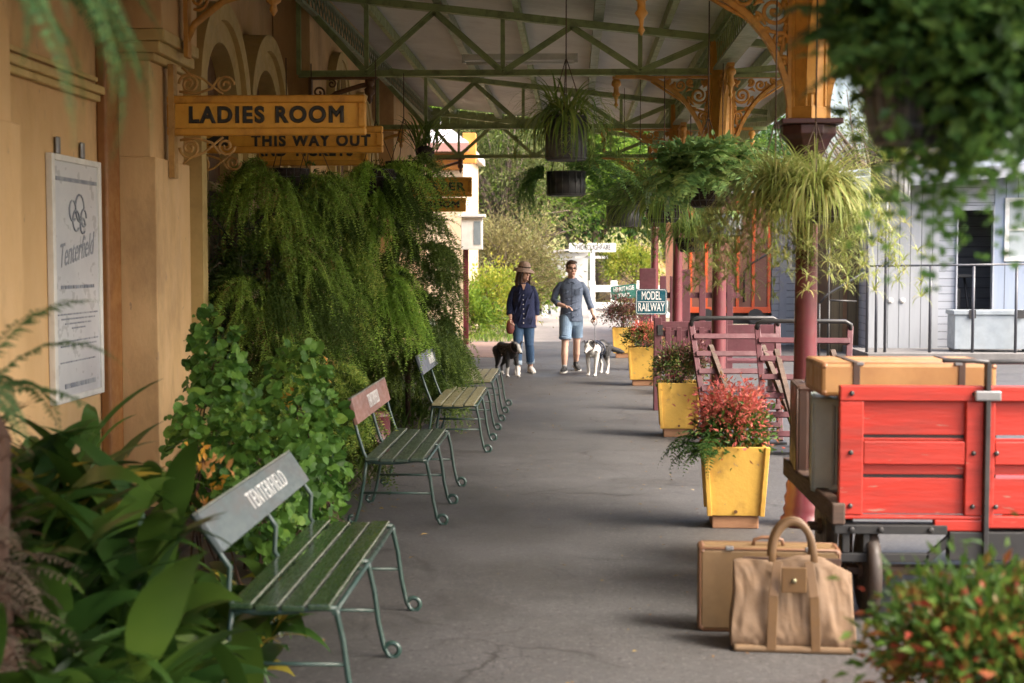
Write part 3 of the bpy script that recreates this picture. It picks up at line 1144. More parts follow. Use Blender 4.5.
def bench(loc, L, slat, plankM, recline, zb, label, words, lblM, bx=.505):
    """origin: ground under the middle of the front feet; seat looks towards +X"""
    root = thing('station_bench', label, 'bench', loc, 0, 'slatted station benches in a row along the left side')
    hl = L / 2
    for yy in (-hl + .03, 0, hl - .03):
        f = MB()
        # front leg with the rolled foot
        roll = [Vector((.018 + .032 * math.cos(a), yy, .034 + .032 * math.sin(a))) for a in np.linspace(4.0, -1.55, 16)]
        f.tube([(-.085, yy, .425), (-.082, yy, .40), (-.06, yy, .30), (-.042, yy, .16), (-.018, yy, .05), (0, yy, .012)] + roll[::-1][:14], .0115, 8)
        f.tube([(-.485, yy, .42), (-.5, yy, .3), (-.53, yy, .12), (-.56, yy, .02), (-.585, yy, .012), (-.605, yy, .03), (-.6, yy, .055), (-.575, yy, .058)], .0115, 8)
        # seat rail, curved
        f.tube([(-.085, yy, .425), (-.15, yy, .428), (-.28, yy, .412), (-.4, yy, .41), (-.485, yy, .42)], .013, 8)
        f.tube([(-.05, yy, .21), (-.515, yy, .21)], .008, 8)
        f.build('leg_frame', tubeM, root)
        b = MB()
        tx = math.tan(recline)
        b.tube([(-.46, yy, .40), (-.50, yy, .47), (-bx + .005 - tx * .10 - .01, yy, .58), (-bx - .010 - tx * (zb + .09 - .5), yy, zb + .07)], .0115, 8)
        b.build('back_stay', tubeM, root)
    r = MB()
    r.tube([(-.087, -hl, .418), (-.087, hl, .418)], .011, 8)
    r.build('front_rail', tubeM, root)
    for i in range(4):
        x = -.105 - i * .1
        z = .437 - (.012, .018, .018, .010)[i]
        s = MB().box(x - .085, x, -hl, hl, z, z + .022)
        sl = s.build('seat_slat', slat, root, .004)
        MB().box(x - .004, x + .0012, -hl + .002, hl - .002, z + .018, z + .0232).build('gap_light_edge', edgeM, sl, .001)  # pale strip paints the light reflected along the slat gap
    # back plank
    M = Matrix.Translation((-bx - tx * (zb - .5), 0, zb)) @ Matrix.Rotation(-recline, 4, 'Y')
    o = MB().box(-.012, .014, -hl, hl, -.088, .088).build('backrest', plankM, root, .005)
    o.matrix_local = M
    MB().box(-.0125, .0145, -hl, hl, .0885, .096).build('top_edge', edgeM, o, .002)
    if words:
        text('lettering', words[0], words[1], lblM, o, (.0165, words[3], 0), (math.pi / 2, 0, math.pi / 2), width=words[2], bold=words[4], ext=.0015, spacing=1.2)
    return root


plankGrey = paint('grey_green_plank', (.135, .165, .165), (.10, .125, .13), .4, 3, dirt=(.24, .20, .18), dirt_amt=.6, dscale=3, stretch=(2, .7, 2))
plankRed = paint('faded_red_plank', (.30, .155, .12), (.24, .12, .095), .5, 3, dirt=(.33, .28, .26), dirt_amt=.55, dscale=5, stretch=(2, .7, 2))
plankBlue = paint('slate_blue_plank', (.145, .165, .20), (.11, .125, .16), .45, 3, dirt=(.28, .28, .27), dirt_amt=.4, dscale=5)
plankPale = paint('pale_green_plank', (.30, .34, .26), (.24, .28, .2), .5, 3)
bench((-.815, 6.15, 0), 1.74, slatGreen, plankGrey, R(34), .715, 'glossy dark green bench with grey backrest lettered TENTERFIELD', ('TENTERFIELD', .115, .72, .12, .0), wtextM, .42)
WRD = ('TENTERFIELD', .135, .50, .03, .0006)
b2 = bench((-.885, 10.1, 0), 1.66, slatDark, plankRed, R(14), .75, 'dark green bench with faded red backrest lettered TENTERFIELD', WRD, wtextM)
b3 = bench((-.80, 13.7, 0), 1.75, slatWorn, plankBlue, R(18), .79, 'bench with slate blue backrest and worn olive slats', WRD, wtextM)
b4 = bench((-.80, 16.2, 0), 1.72, slatWorn, plankPale, R(18), .79, 'worn olive bench with pale green backrest, just beyond the blue backed bench', WRD, wtextM)
b5 = bench((-1.50, 20.4, 0), 1.7, slatWorn, plankPale, R(16), .79, 'farthest small bench, set back left of the black and white dog', WRD, wtextM)

# maroon drum behind the second bench
dr = thing('steel_drum', 'maroon steel drum standing behind the red backed bench', 'drum', atz(372, 466))
MB().lathe([(.15, 0), (.165, .005), (.165, .02), (.155, .03), (.158, .2), (.166, .21), (.158, .22), (.155, .42), (.166, .43), (.166, .45), (.15, .452)], (0, 0, 0), 28).build('shell', maroonM, dr)
MB().lathe([(.148, .446), (.148, .457), (.03, .46), (.03, .475), (.004, .476)], (0, 0, 0), 24).build('lid', maroonM, dr)

# ================================================================== yellow planters
yelM = paint('yellow_planter', (.68, .42, .085), (.62, .37, .07), .5, 4, dirt=(.34, .17, .04), dirt_amt=.6, dscale=5, bump=.15, bscale=30, chips=(.30, .20, .12), chip_scale=20, chip_lo=.67)
plinM = paint('timber_plinth', (.36, .19, .10), (.28, .14, .075), .7, 5, stretch=(1, 1, 6))
pots = []
P0 = [((1.085, 3.72), 'yellow planter nearest the bottom right corner, mostly out of view'), ((1.06, 9.4), 'yellow planter box holding the pink and red shrub'),
      ((1.045, 14.2), 'yellow planter box, second along the column line, in front of the gate'),
      ((.97, 19.95), 'yellow planter box in front of the MODEL RAILWAY sign'), ((.90, 25.6), 'farthest yellow planter box, close to the dog on a lead')]


def make_pot(loc, label):
    root = thing('planter_box', label, 'planter', (loc[0], loc[1], 0), 0, 'yellow planter boxes along the column line')
    MB().box(-.15, .15, -.15, .15, 0, .085).build('plinth', plinM, root, .006)
    b = MB()
    z0, z1 = .086, .54
    a, c, t = .165, .195, .022
    n = len(b.v)
    for (h, z) in ((a, z0), (c, z1), (c - t, z1), (a - t, z0 + .03)):
        for (sx, sy) in ((-1, -1), (1, -1), (1, 1), (-1, 1)):
            b.v.append(Vector((sx * h, sy * h, z)))
    for l in range(3):
        for k in range(4):
            b.face((l * 4 + k, l * 4 + (k + 1) % 4, (l + 1) * 4 + (k + 1) % 4, (l + 1) * 4 + k))
    b.face((3, 2, 1, 0)); b.face((12, 13, 14, 15))
    # corner battens, slightly proud
    for (sx, sy) in ((-1, -1), (1, -1), (1, 1), (-1, 1)):
        b.bar((sx * (a + .004), sy * (a + .004), z0), (sx * (c + .004), sy * (c + .004), z1 + .002), .03, .03)
    b.build('box', yelM, root, .004)
    MB().box(-.172, .172, -.172, .172, .40, .49).build('soil', soilM, root)
    MB().lathe([(.012, 0), (.012, .006), (.004, .007)], (0, -.176, .115), 10, axis='y').build('drain_plug', brownM, root)
    return root


p0 = make_pot(*P0[0])
pots = [p0] + [dup(p0, (a[0], a[1], 0), R(-1.5), l) for a, l in P0[1:]]

# shrubs in them
nanG = leafmat('nandina_green', [(.03, .06, .018), (.06, .11, .025), (.12, .16, .04), (.22, .16, .05), (.26, .06, .05)], .4, .3)
nanR = leafmat('nandina_red', [(.12, .17, .04), (.50, .15, .10), (.58, .12, .11), (.60, .20, .15), (.48, .30, .11)], .42, .35)
nanF = leafmat('nandina_fresh', [(.02, .05, .010), (.04, .09, .016), (.07, .14, .022), (.12, .18, .03), (.30, .06, .04)], .4, .35)
nanD = leafmat('nandina_dark', [(.035, .05, .02), (.06, .08, .03), (.16, .05, .05), (.22, .10, .09), (.10, .12, .04)], .4, .3)
stemM = paint('shrub_stem', (.10, .06, .04), (.07, .04, .03), .8, 8)


def shrub(loc, r, h, leaf, n, ln, label, mix=None, w=.42, wide=1.0, extra=None, per=26, group='shrubs growing in the yellow planters', cat='shrub', z0=.47, name='nandina_shrub'):
    root = thing(name, label, cat, (loc[0], loc[1], z0), 0, group)
    fb = FB()
    cc = bush(fb, (0, 0, h * .55), (r * wide, r, h * .52), n, per, ln, ln * w, LANCE, .26)
    if mix:
        bush(fb, (mix[0], mix[1], h * mix[2]), (r * .95, r * .95, h * .4), int(n * .6), per, ln, ln * w, LANCE, .26, 1)
    if extra: extra(fb)
    fb.build('foliage', [leaf, mix[3] if mix else leaf], root)
    st = MB()
    for i in range(9):
        e = cc[i]
        st.tube([(U(-.08, .08), U(-.08, .08), -.02), Vector(e) * .5 + Vector((0, 0, .02)), e], [.009, .007, .003], 5)
    st.build('stem', stemM, root)
    return root


def drape(fb):
    n = 26
    fb.fronds(np.stack([U(-.2, -.05, n), U(-.2, .0, n), U(-.02, .1, n)], 1), U(2.2, 5.2, n), U(.2, .36, n), U(.0, .7, n), U(1.4, 2.4, n), 14, .055, .012, mi=2)


shrub(P0[0][0], .265, .43, nanF, 120, .046, 'blurred green and red leafed shrub at the bottom right corner', (.0, -.04, .58, leafmat('nandina_mixed', [(.05, .10, .015), (.09, .14, .025), (.34, .055, .035), (.07, .13, .02), (.30, .05, .03), (.12, .17, .03)], .4, .3)), wide=1.0)
s1 = shrub(P0[1][0], .205, .42, nanR, 84, .040, 'pink and red leafed shrub with ferny green trails', (.02, -.02, .38, nanF))
fb = FB()
drape2 = 30
fb.fronds(np.stack([U(-.24, -.08, drape2), U(-.22, .0, drape2), U(.0, .1, drape2)], 1), U(2.0, 4.9, drape2), U(.22, .42, drape2), U(.1, .8, drape2), U(1.6, 2.6, drape2), 16, .06, .014)
bush(fb, (-.02, -.02, .12), (.24, .22, .14), 30, 22, .05, .02)
fb.build('trailing_fern', leafmat('trail_green', [(.03, .07, .02), (.06, .13, .03), (.12, .2, .05)], .45, .35), s1)
shrub(P0[2][0], .22, .36, nanG, 80, .040, 'green shrub with bronze tips in front of the maroon gate', (.05, 0, .8, nanD))
shrub(P0[3][0], .25, .32, nanG, 70, .045, 'small orange tinted green shrub below the MODEL RAILWAY sign', (.05, 0, .8, nanR))
shrub(P0[4][0], .29, .54, nanD, 110, .050, 'tall purple bronze shrub in the farthest planter')

# ================================================================== enamel signs near the planters
tealM = paint('teal_enamel', (.012, .085, .115), (.010, .075, .10), .3, 3, coat=.4)


def post_sign(xa, xb, ya, yb, Y, lines, label, tilt=0, sizes=None, ground=0, name='direction_sign', bg=tealM, fg=wtextM, rule=True, group=None, post=True):
    A, B = at(xa, yb, Y), at(xb, ya, Y)
    W, H = B.x - A.x, B.z - A.z
    c = (A + B) / 2
    root = thing(name, label, 'sign', (c.x, Y, ground), 0, group)
    if post:
        MB().loft([(0, .02, 0), (0, .02, c.z - ground + H * .3)], [.016, .016], 8).build('post', maroonM if bg is tealM else whiteM, root)
    pl = MB()
    poly = []
    rr = .03
    for (sx, sz, a0) in ((1, -1, -90), (1, 1, 0), (-1, 1, 90), (-1, -1, 180)):
        for a in np.linspace(a0, a0 + 90, 5):
            poly.append((sx * (W / 2 - rr) + rr * math.cos(R(a)), sz * (H / 2 - rr) + rr * math.sin(R(a))))
    pl.extrude(poly, .012, Matrix.Translation((0, -.012, 0)))
    p = pl.build('panel', bg, root)
    p.location = (0, 0, c.z - ground)
    p.rotation_euler = (0, -tilt, 0)
    e = MB()
    if bg is tealM:
        k = len(poly)
        for i in range(k):
            a, b = poly[i], poly[(i + 1) % k]
            s = .94
            e.bar((a[0] * s, -.0135, a[1] * s), (b[0] * s, -.0135, b[1] * s), .002, .006)
    if rule:
        e.box(-W * .44, W * .44, -.0145, -.0122, -.004, .004)
    if e.v:
        e.build('border', fg, p)
    nl = len(lines)
    for i, ln in enumerate(lines):
        z = H * (.5 - (i + .5) / nl) * .9
        text('lettering', ln[0], ln[1], fg, p, (0, -.0135, z), (math.pi / 2, 0, 0), width=ln[2] * W, bold=ln[1] * (.006 if bg is tealM else .02), ext=.0012)
    return root


post_sign(635.5, 667, 289, 314.5, 20.4, [('MODEL', .17, .62), ('RAILWAY', .17, .84)], 'teal enamel sign lettered MODEL RAILWAY', group='teal signs above the planters')
post_sign(611, 637, 285, 299, 26.0, [('HERITAGE', .11, .8), ('TRAIL', .09, .5)], 'small tilted green sign lettered HERITAGE, behind the farthest planter', tilt=R(7), bg=paint('green_enamel', (.05, .19, .15), (.04, .16, .13), .3), rule=False, group='teal signs above the planters')

# ================================================================== platform trolley and luggage
redM = paint('red_trolley_paint', (.41, .026, .013), (.35, .020, .011), .5, 3, dirt=(.17, .022, .012), dirt_amt=.6, dscale=3, coat=.1, bump=.25, bscale=9, stretch=(.35, 3, 3), chips=(.30, .16, .12), chip_scale=16, chip_lo=.665)
oldW = paint('old_timber', (.085, .05, .034), (.05, .032, .024), .75, 4, stretch=(1, .5, 6), dirt=(.2, .14, .1), dirt_amt=.4)
TY = 6.9
tr = thing('luggage_trolley', 'red slatted platform luggage trolley with iron frame', 'trolley', (1.3, TY, 0))
def tl(mb, name, m, bevel=.004, par=None):
    o = mb.build(name, m, None, bevel)
    if par is None:
        o.location = (-1.3, -TY, 0)
    o.parent = par or tr
    return o
XL, XM, XE = 1.285, 1.985, 2.72
for (xa, xb, last) in ((XL, XM - .012, 0), (XM + .012, XE, 1)):
    f = MB()
    st = .115 if not last else .03
    f.box(xa, xa + st, TY, TY + .045, .515 if not last else .47, 1.07)
    f.box(xb - .085, xb, TY, TY + .045, .515, 1.07)
    f.box(xa, xb, TY - .004, TY + .048, 1.071, 1.145)
    f.box(xa + st + .001, xb - .086, TY + .004, TY + .043, .762, .876)
    f.box(xa, xb, TY + .001, TY + .046, .455 + (.04 if not last else 0), .514)
    if not last:
        f.box(xa + .46, xb, TY - .002, TY + .0458, .44, .4945)
    fo = tl(f, 'panel_frame', redM, .006)
    b = MB()
    for (z0, z1) in ((.905, 1.069), (.877, .889), (.52, .694), (.712, .761)):
        b.box(xa + st - .01, xb - .08, TY + .026, TY + .038, z0, z1)
    tl(b, 'slat', redM, .003)
    MB().box(xa + st - .01, xb - .08, TY + .0385, TY + .042, .694, .712).box(xa + st - .01, xb - .08, TY + .0385, TY + .042, .889, .905).build('slot_backing', blackM, fo) if not last else None
tl(MB().box(XL + .03, XE, TY + .05, 8.44, .515, .55), 'bed', redM)
sb = MB().box(XL - .035, XL + .03, TY - .02, 8.5, .47, .575)
tl(sb, 'side_beam', oldW, .008)
tl(MB().box(XE + .001, XE + .06, TY - .02, 8.5, .47, .575), 'side_beam', oldW, .008)
fr = MB()
fr.box(XL - .02, XL + .52, TY - .012, TY + .05, .425, .469)
fr.box(XL + .02, XL + .055, TY, TY + .03, .33, .424).box(XL + .12, XL + .15, TY, TY + .03, .33, .424)
fr.box(XL + .0, XL + .44, TY, TY + .03, .285, .328)
fr.box(XL + .53, XE, TY - .012, TY + .06, .30, .438)
fr.bar((XL + .43, TY + .015, .30), (XL + .56, TY + .015, .42), .03, .04)
fr.box(XL + .05, XL + .06 + .03, TY + .1, 8.4, .43, .469)
fr.box(XE - .2, XE - .15, TY + .1, 8.4, .43, .469)
for (dx, z) in ((.06, .447), (.2, .447), (.44, .447)):
    fr.lathe([(.018, 0), (.014, -.012), (.003, -.014)], (XL + dx, TY - .012, z), 8, axis='y')
tl(fr, 'chassis', paint('black_chassis', (.014, .014, .015), (.02, .02, .02), .6, 5), .004)
po = MB()
po.box(XM - .012, XM + .012, TY - .03, TY + .02, .30, 1.27)
po.tube([(XM, TY - .02, 1.262), (XM - .08, TY - .02, 1.268), (XM - .22, TY - .02, 1.27)], .012, 8)
po.tube([(XM, TY - .02, 1.262), (XM + .3, TY - .02, 1.265)], .012, 8)
tl(po, 'post', blackM, .004)
for bx_ in (XL + .055, XM - .06, XM + .05):
    for bz_ in (1.108, .82, .56):
        tl(MB().lathe([(.013, 0), (.011, -.008), (.003, -.010)], (bx_, TY - (.004 if bz_ > 1 else 0), bz_), 8, axis='y'), 'bolt', blackM, 0)
br = MB().box(XM - .065, XM + .06, TY - .035, TY - .0055, 1.075, 1.125)
tl(br, 'clasp', wireM, .008)
for (x, y, rr) in ((XL + .17, TY + .14, .215), (XL + .17, 8.2, .215), (XE - .17, TY + .14, .215), (XE - .17, 8.2, .215)):
    wd = MB().lathe([(rr - .035, -.03), (rr, -.03), (rr + .004, 0), (rr, .03), (rr - .035, .03), (rr - .035, .029), (rr - .036, -.029)], (x, y, rr + .004), 32, axis='x')
    wo = tl(wd, 'wheel', paint('dark_wheel_iron', (.04, .026, .02), (.028, .02, .016), .6, 6), 0)
    sp = MB()
    sp.lathe([(.045, -.05), (.05, 0), (.045, .05)], (x, y, rr + .004), 14, axis='x')
    for k in range(10):
        a = k * math.pi / 5
        c = Vector((x, y, rr + .004))
        dvec = Vector((0, math.cos(a), math.sin(a)))
        sp.bar(c + dvec * .04, c + dvec * (rr - .03), .025, .03, up=(1, 0, 0))
    sp.build('spokes', oldW, wo)
tl(MB().box(XL + .07, XL + .13, TY + .3, TY + .38, .02, .469), 'prop_leg', oldW, .006)
tl(MB().box(XL + .07, XE - .07, 8.16, 8.24, .20, .24), 'axle', oldW, .006)
tl(MB().box(XL + .06, XE - .06, TY + .10, TY + .18, .20, .24), 'axle', oldW, .006)


def suitcase(name, label, loc, size, m, edge, rot=(0, 0, 0), handle=True, straps=0, strapM=None, group=None, lidM=None, split=.5):
    """hard case: size = length (x), depth (y), height (z); origin at the bottom middle"""
    root = thing(name, label, 'suitcase', loc, 0, group)
    root.rotation_euler = rot
    L, D, H = size
    sp_ = -D / 2 + D * split
    MB().box(-L / 2, L / 2, -D / 2, sp_ - .004, 0, H).build('body', m, root, min(D, L, H) * .12)
    MB().box(-L / 2, L / 2, sp_ + .004, D / 2, 0, H).build('lid', lidM or m, root, min(D, L, H) * .12)
    MB().box(-L / 2 + .006, L / 2 - .006, sp_ - .0039, sp_ + .0039, .006, H - .006).build('seam', edge, root)
    for yy in (-D / 2, D / 2):
        bd = MB()
        e_ = min(D, L, H) * .1
        pts_ = [(-L / 2 + e_, yy, .003), (L / 2 - e_, yy, .003), (L / 2 - .003, yy, e_), (L / 2 - .003, yy, H - e_), (L / 2 - e_, yy, H - .003), (-L / 2 + e_, yy, H - .003), (-L / 2 + .003, yy, H - e_), (-L / 2 + .003, yy, e_), (-L / 2 + e_, yy, .003)]
        bd.tube([(p_[0] * .985, p_[1] * .94, H / 2 + (p_[2] - H / 2) * .985) for p_ in pts_], .0065, 6)
        bd.build('binding', edge, root)
    for x in (-L * .28, L * .28):
        MB().box(x - .018, x + .018, -D / 2 - .006, -D / 2 + .03, H - .012, H + .004).build('lock', wireM, root, .003)
    for sx in (-1, 1):
        for zz in (0, H):
            cmb = MB().box(min(sx * (L / 2 - .04), sx * (L / 2 + .0025)), max(sx * (L / 2 - .04), sx * (L / 2 + .0025)), -D / 2 - .0025, D / 2 + .0025, zz - (.0025 if zz == 0 else .04), zz + (.04 if zz == 0 else .0025))
            cmb.build('corner', edge, root, min(D, L, H) * .12)
    for i in range(straps):
        x = -L * .3 + i * L * .6 / max(1, straps - 1)
        MB().box(x - .017, x + .017, -D / 2 - .005, D / 2 + .005, -.003, H + .005).build('strap', strapM or edge, root, .003)
    if handle:
        MB().tube([(-.07, 0, H - .002), (-.065, 0, H + .025), (-.03, 0, H + .036), (.03, 0, H + .036), (.065, 0, H + .025), (.07, 0, H - .002)], .009, 8).build('handle', edge, root)
    return root


tanM = paint('tan_leather', (.37, .20, .075), (.31, .155, .055), .5, 4, dirt=(.22, .10, .04), dirt_amt=.45, dscale=6, coat=.1)
dkL = paint('dark_leather', (.075, .04, .028), (.05, .028, .02), .5, 6)
greyG = paint('grey_green_vinyl', (.30, .33, .29), (.25, .28, .25), .45, 5, dirt=(.2, .2, .17))
A = at(811, 392, 7.3)
G = 'old suitcases loaded on the red trolley'
suitcase('suitcase', 'tan leather suitcase with dark straps lying on top of the trolley', (1.66, 7.35, 1.075), (.86, .5, .165), tanM, paint('tan_edge', (.25, .12, .05), (.2, .09, .04), .5), straps=2, strapM=dkL, handle=False, group=G)
suitcase('suitcase', 'grey green suitcase standing upright at the end of the trolley', (1.34, 7.55, .552), (.40, .17, .485), paint('charcoal_trim', (.05, .055, .05), (.04, .04, .04), .5), greyG, (0, 0, R(82)), group=G, lidM=greyG, split=.26)
suitcase('suitcase', 'dark brown suitcase upright behind the grey green one', (1.335, 8.16, .552), (.42, .16, .50), paint('brown_vinyl', (.075, .045, .034), (.055, .032, .026), .45, 4), dkL, (0, 0, R(86)), group=G)
suitcase('suitcase', 'dark brown suitcase hidden behind the red panel, under the tan one', (1.78, 7.35, .552), (.66, .42, .515), paint('brown_vinyl', (.07, .04, .03), (.05, .03, .025), .45), dkL, handle=False, group=G)
sA = atz(699, 632)
suitcase('suitcase', 'tan suitcase standing on the asphalt behind the canvas holdall', (sA.x + .33, sA.y + .08, .001), (.66, .17, .40), paint('pale_tan_fibre', (.165, .102, .045), (.132, .08, .036), .6, 4, dirt=(.24, .15, .07), dirt_amt=.4), paint('brown_binding', (.17, .085, .045), (.13, .06, .03), .5), (0, 0, R(-3)), straps=0)

from mathutils import noise as mnoise
# canvas holdall
hA, hB = atz(733, 650), atz(858, 655)
hc = (hA + hB) / 2
hold = thing('canvas_holdall', 'khaki canvas holdall with tan straps and tall handles, on the asphalt', 'bag', (hc.x, hc.y + .12, 0), R(-4))
hm = paint('khaki_canvas', (.165, .108, .066), (.132, .083, .049), .85, 3, dirt=(.19, .115, .06), dirt_amt=.6, dscale=4, bump=.5, bscale=7)
hw = (hB.x - hA.x) / 2
hb = MB()
NX_, NA = 84, 96
for i in range(NX_ + 1):
    u = -1 + 2 * i / NX_
    for k in range(NA):
        a = 2 * math.pi * k / NA
        cy, cz = math.cos(a), math.sin(a)
        # squarish section, pinched to a ridge along the top
        sy = math.copysign(abs(cy) ** .42, cy); sz = math.copysign(abs(cz) ** .42, cz)
        z = (sz + 1) / 2
        taper = 1 - .80 * z ** 1.25
        en = 1 - .045 * z * abs(u) ** 2
        y = sy * .135 * taper * (1 - .05 * abs(u) ** 6)
        zz = z * (.405 - .03 * (u) ** 2 + .012 * math.sin(u * 5) - (.018 * (u - .55) * 3 if u > .55 else 0))
        wr = .014 * math.sin(u * 13 + z * 11 + 2 * math.sin(z * 5 + u * 3)) * (1 - abs(2 * z - 1)) + .006 * math.sin(u * 31 - z * 14)
        q3 = Vector((u * 2.6 + z * 1.4, z * 2.2 - u * .9, sy * 1.3))
        fo = mnoise.noise(q3 * 1.3) * .020 + (1 - abs(mnoise.noise(q3 * 1.7 + Vector((5, 0, 0)))) * 2) * .009
        wr = wr * .12 + fo * (1 - .6 * abs(2 * z - 1))
        x = u * hw * en * (1 + .02 * math.sin(z * 7))
        hb.v.append(Vector((x, y + math.copysign(wr, sy) * min(1, abs(sy) * 2), max(.002, zz + wr * .3))))
for i in range(NX_):
    for k in range(NA):
        a = i * NA
        hb.face((a + k, a + (k + 1) % NA, a + NA + (k + 1) % NA, a + NA + k), 0, True)
hb.face([k for k in range(NA)][::-1]); hb.face([NX_ * NA + k for k in range(NA)])
hb.build('body', hm, hold)
strM = paint('tan_strap', (.115, .062, .022), (.09, .047, .017), .5, 6)
for sy in (-1, 1):
    hd = MB()
    pth = []
    for sx in (-1, 1):
        x = sx * hw * .36
        hd.bar((x - sx * .0, sy * .140, .012), (x - sx * .008, sy * .118, .25), .042, .006, up=(0, sy, .1))
        hd.bar((x - sx * .008, sy * .120, .25), (x - sx * .03, sy * .068, .40), .042, .006, up=(0, sy, .4))
    arc = [Vector((hw * .34 * math.cos(a), sy * (.066 - .03 * math.sin(a)), .395 + .175 * math.sin(a) ** .8)) for a in np.linspace(0, math.pi, 18)]
    hd.loft(arc, [(.007, .017)] * 18, 10, ref=(0, 1, 0))
    hd.build('handle', strM, hold, .003)
MB().box(-hw * .8, hw * .8, -.006, .006, .372, .402).build('zip', dkL, hold, .002)
pt = MB().box(-.055, .055, -.128, -.118, .27, .385)
po_ = pt.build('flap', strM, hold, .004)
MB().lathe([(.012, 0), (.010, -.006), (.002, -.008)], (0, -.129, .325), 10, axis='y').build('stud', paint('brass_stud', (.22, .20, .12), (.18, .16, .1), .45, metallic=.6), po_)
MB().box(-hw * .97, hw * .97, -.142, .142, -.0005, .03).build('base_trim', paint('canvas_base', (.15, .095, .05), (.12, .075, .04), .8), hold, .012)

# ================================================================== maroon barrows and gate
def barrow(loc, rz, label, w=.80, lean=R(28), L=1.25):
    """slatted hand barrow tipped up on its toe with black pipe handles"""
    root = thing('hand_barrow', label, 'hand barrow', loc, rz, 'maroon slatted hand barrows beside the columns')
    d = Vector((0, math.sin(lean), math.cos(lean)))
    q = Vector((0, math.cos(lean), -math.sin(lean)))
    for sx in (-1, 1):
        a = Vector((sx * w / 2 * .8, 0, .02)); b = Vector((sx * w / 2, 0, .02)) + d * L
        MB().bar(a, b, .055, .06, up=q).build('side_rail', mauveM, root, .006)
    s = MB()
    for i in range(6):
        t = .12 + i * .15
        c = Vector((0, 0, .02)) + d * (t * L)
        hw_ = w / 2 * (.8 + .2 * t)
        s.bar(c - Vector((hw_, 0, 0)) - q * .04, c + Vector((hw_, 0, 0)) - q * .04, .02, .055, up=d)
    s.build('slat', mauveM, root, .004)
    top = Vector((0, 0, .02)) + d * L
    h = MB()
    h.tube([top + Vector((-w / 2, 0, -.06)) - q * .03, top + Vector((-w / 2, 0, .0)) - q * .05, top + Vector((-w / 2 + .05, 0, .025)) - q * .06,
            top + Vector((w / 2 - .05, 0, .025)) - q * .06, top + Vector((w / 2, 0, .0)) - q * .05, top + Vector((w / 2, 0, -.06)) - q * .03], .021, 10)
    h.build('handle', blackM, root)
    lg_ = MB()
    for sx in (-1, 1):
        c = Vector((sx * w * .3, 0, .02)) + d * (L * .8)
        lg_.bar(c, Vector((sx * w * .3 + .22, -.35 + .02, .02)), .05, .055)
    lg_.build('prop', oldW, root, .005)
    MB().box(-w * .45, w * .45, -.12, .04, .0, .025).build('toe_plate', blackM, root, .004)
    return root


b1 = barrow((1.63, 13.6, 0), R(4), 'maroon slatted hand barrow leaning beside the first visible column', .86)
dup(b1, (2.10, 12.9, 0), R(-6), 'maroon slatted hand barrow nearer the trolley, half behind the thick column')
# gate
gt = thing('low_gate', 'low faded maroon picket gate between the columns', 'gate', (1.33, 16.6, 0), R(2))
g = MB()
for x in (-.40, .36):
    g.box(x, x + .09, -.045, .045, 0, 1.08)
g.build('gate_post', mauveM, gt, .006)
g = MB()
for z in (.96, .86, .22):
    g.box(-.309, .359, -.02, .02, z, z + .075)
for i in range(5):
    x = -.27 + i * .13
    g.box(x, x + .06, -.0401, -.0201, .1, .97)
g.build('pickets', mauveM, gt, .004)
for x in (-.36, .36):
    MB().box(x, x + .06, -.06, -.046, .88, 1.0).build('hinge', blackM, gt)
pl_ = thing('bench_seat', 'faded maroon timber seat with plain planks behind the low gate', 'bench', (2.0, 18.6, 0))
MB().box(-.7, .7, -.2, .2, .42, .46).build('seat', mauveM, pl_, .005)
MB().box(-.7, .7, .22, .25, .55, .9).build('backrest', mauveM, pl_, .005)
for x in (-.6, .56):
    MB().box(x, x + .06, -.18, .28, 0, .419).build('leg', mauveM, pl_, .005)
# tall maroon paling fence
fn = thing('paling_fence', 'tall maroon paling fence behind the teal MODEL RAILWAY sign', 'fence', (1.35, 22.5, 0))
for i, (x, wd, h) in enumerate(((-.32, .26, 1.62), (.0, .10, 1.5), (.16, .10, 1.5), (.34, .14, 1.6), (.62, .10, 1.5), (.82, .12, 1.6), (1.05, .1, 1.5))):
    MB().box(x, x + wd, -.02, .02, 0, h).build('paling', mauveM, fn, .006)
MB().box(-.3, 1.3, .0205, .06, .4, .49).box(-.3, 1.3, .0205, .06, 1.15, 1.24).build('rail', mauveM, fn)

# ================================================================== buildings and wagons on the right
wb = boards('white_boarding', (.37, .385, .405), (.32, .335, .355), True, .20, .55, 0)
wlap = boards('white_weatherboard', (.38, .40, .44), (.33, .35, .39), False, .14, .55, 2)
blb = boards('pale_blue_boarding', (.31, .36, .45), (.27, .32, .41), True, .22, .55, 0)
brb = boards('brown_boarding', (.155, .115, .062), (.11, .08, .045), True, .16, .75, 0)
redB = boards('red_wagon_boarding', (.80, .20, .085), (.72, .30, .2), True, .28, .45, 1)
SY = 26.6
sh = thing('white_shed', 'white boarded shed with a dark doorway and sash window behind the railing', 'building', (8.5, SY, 0))
def sp(mb, name, m, par=None, bevel=0):
    o = mb.build(name, m, None, bevel)
    if par is None: o.location = (-8.5, -SY, 0)
    o.parent = par or sh
    return o
fx = lambda px, y=SY: at(px, 260, y).x
fz = lambda py, y=SY: at(574, py, y).z
zf = .12
x0, x1, x2, x3, x4 = fx(868), fx(939), fx(956), fx(994), fx(1110)
ztop = 3.45
sp(MB().box(x0 - .3, x4, SY - 1.6, SY + 6, -.1, zf), 'deck', paint('deck_grey', (.17, .16, .155), (.13, .125, .12), .8, 3))
sp(MB().box(x0, x1, SY, SY + .12, zf + .001, ztop), 'wall', wb)
sp(MB().box(x1 + .001, x2, SY + .03, SY + .12, zf + .001, ztop), 'wall', wlap)
sp(MB().box(x3, x4, SY, SY + .12, zf + .001, ztop), 'wall', blb)
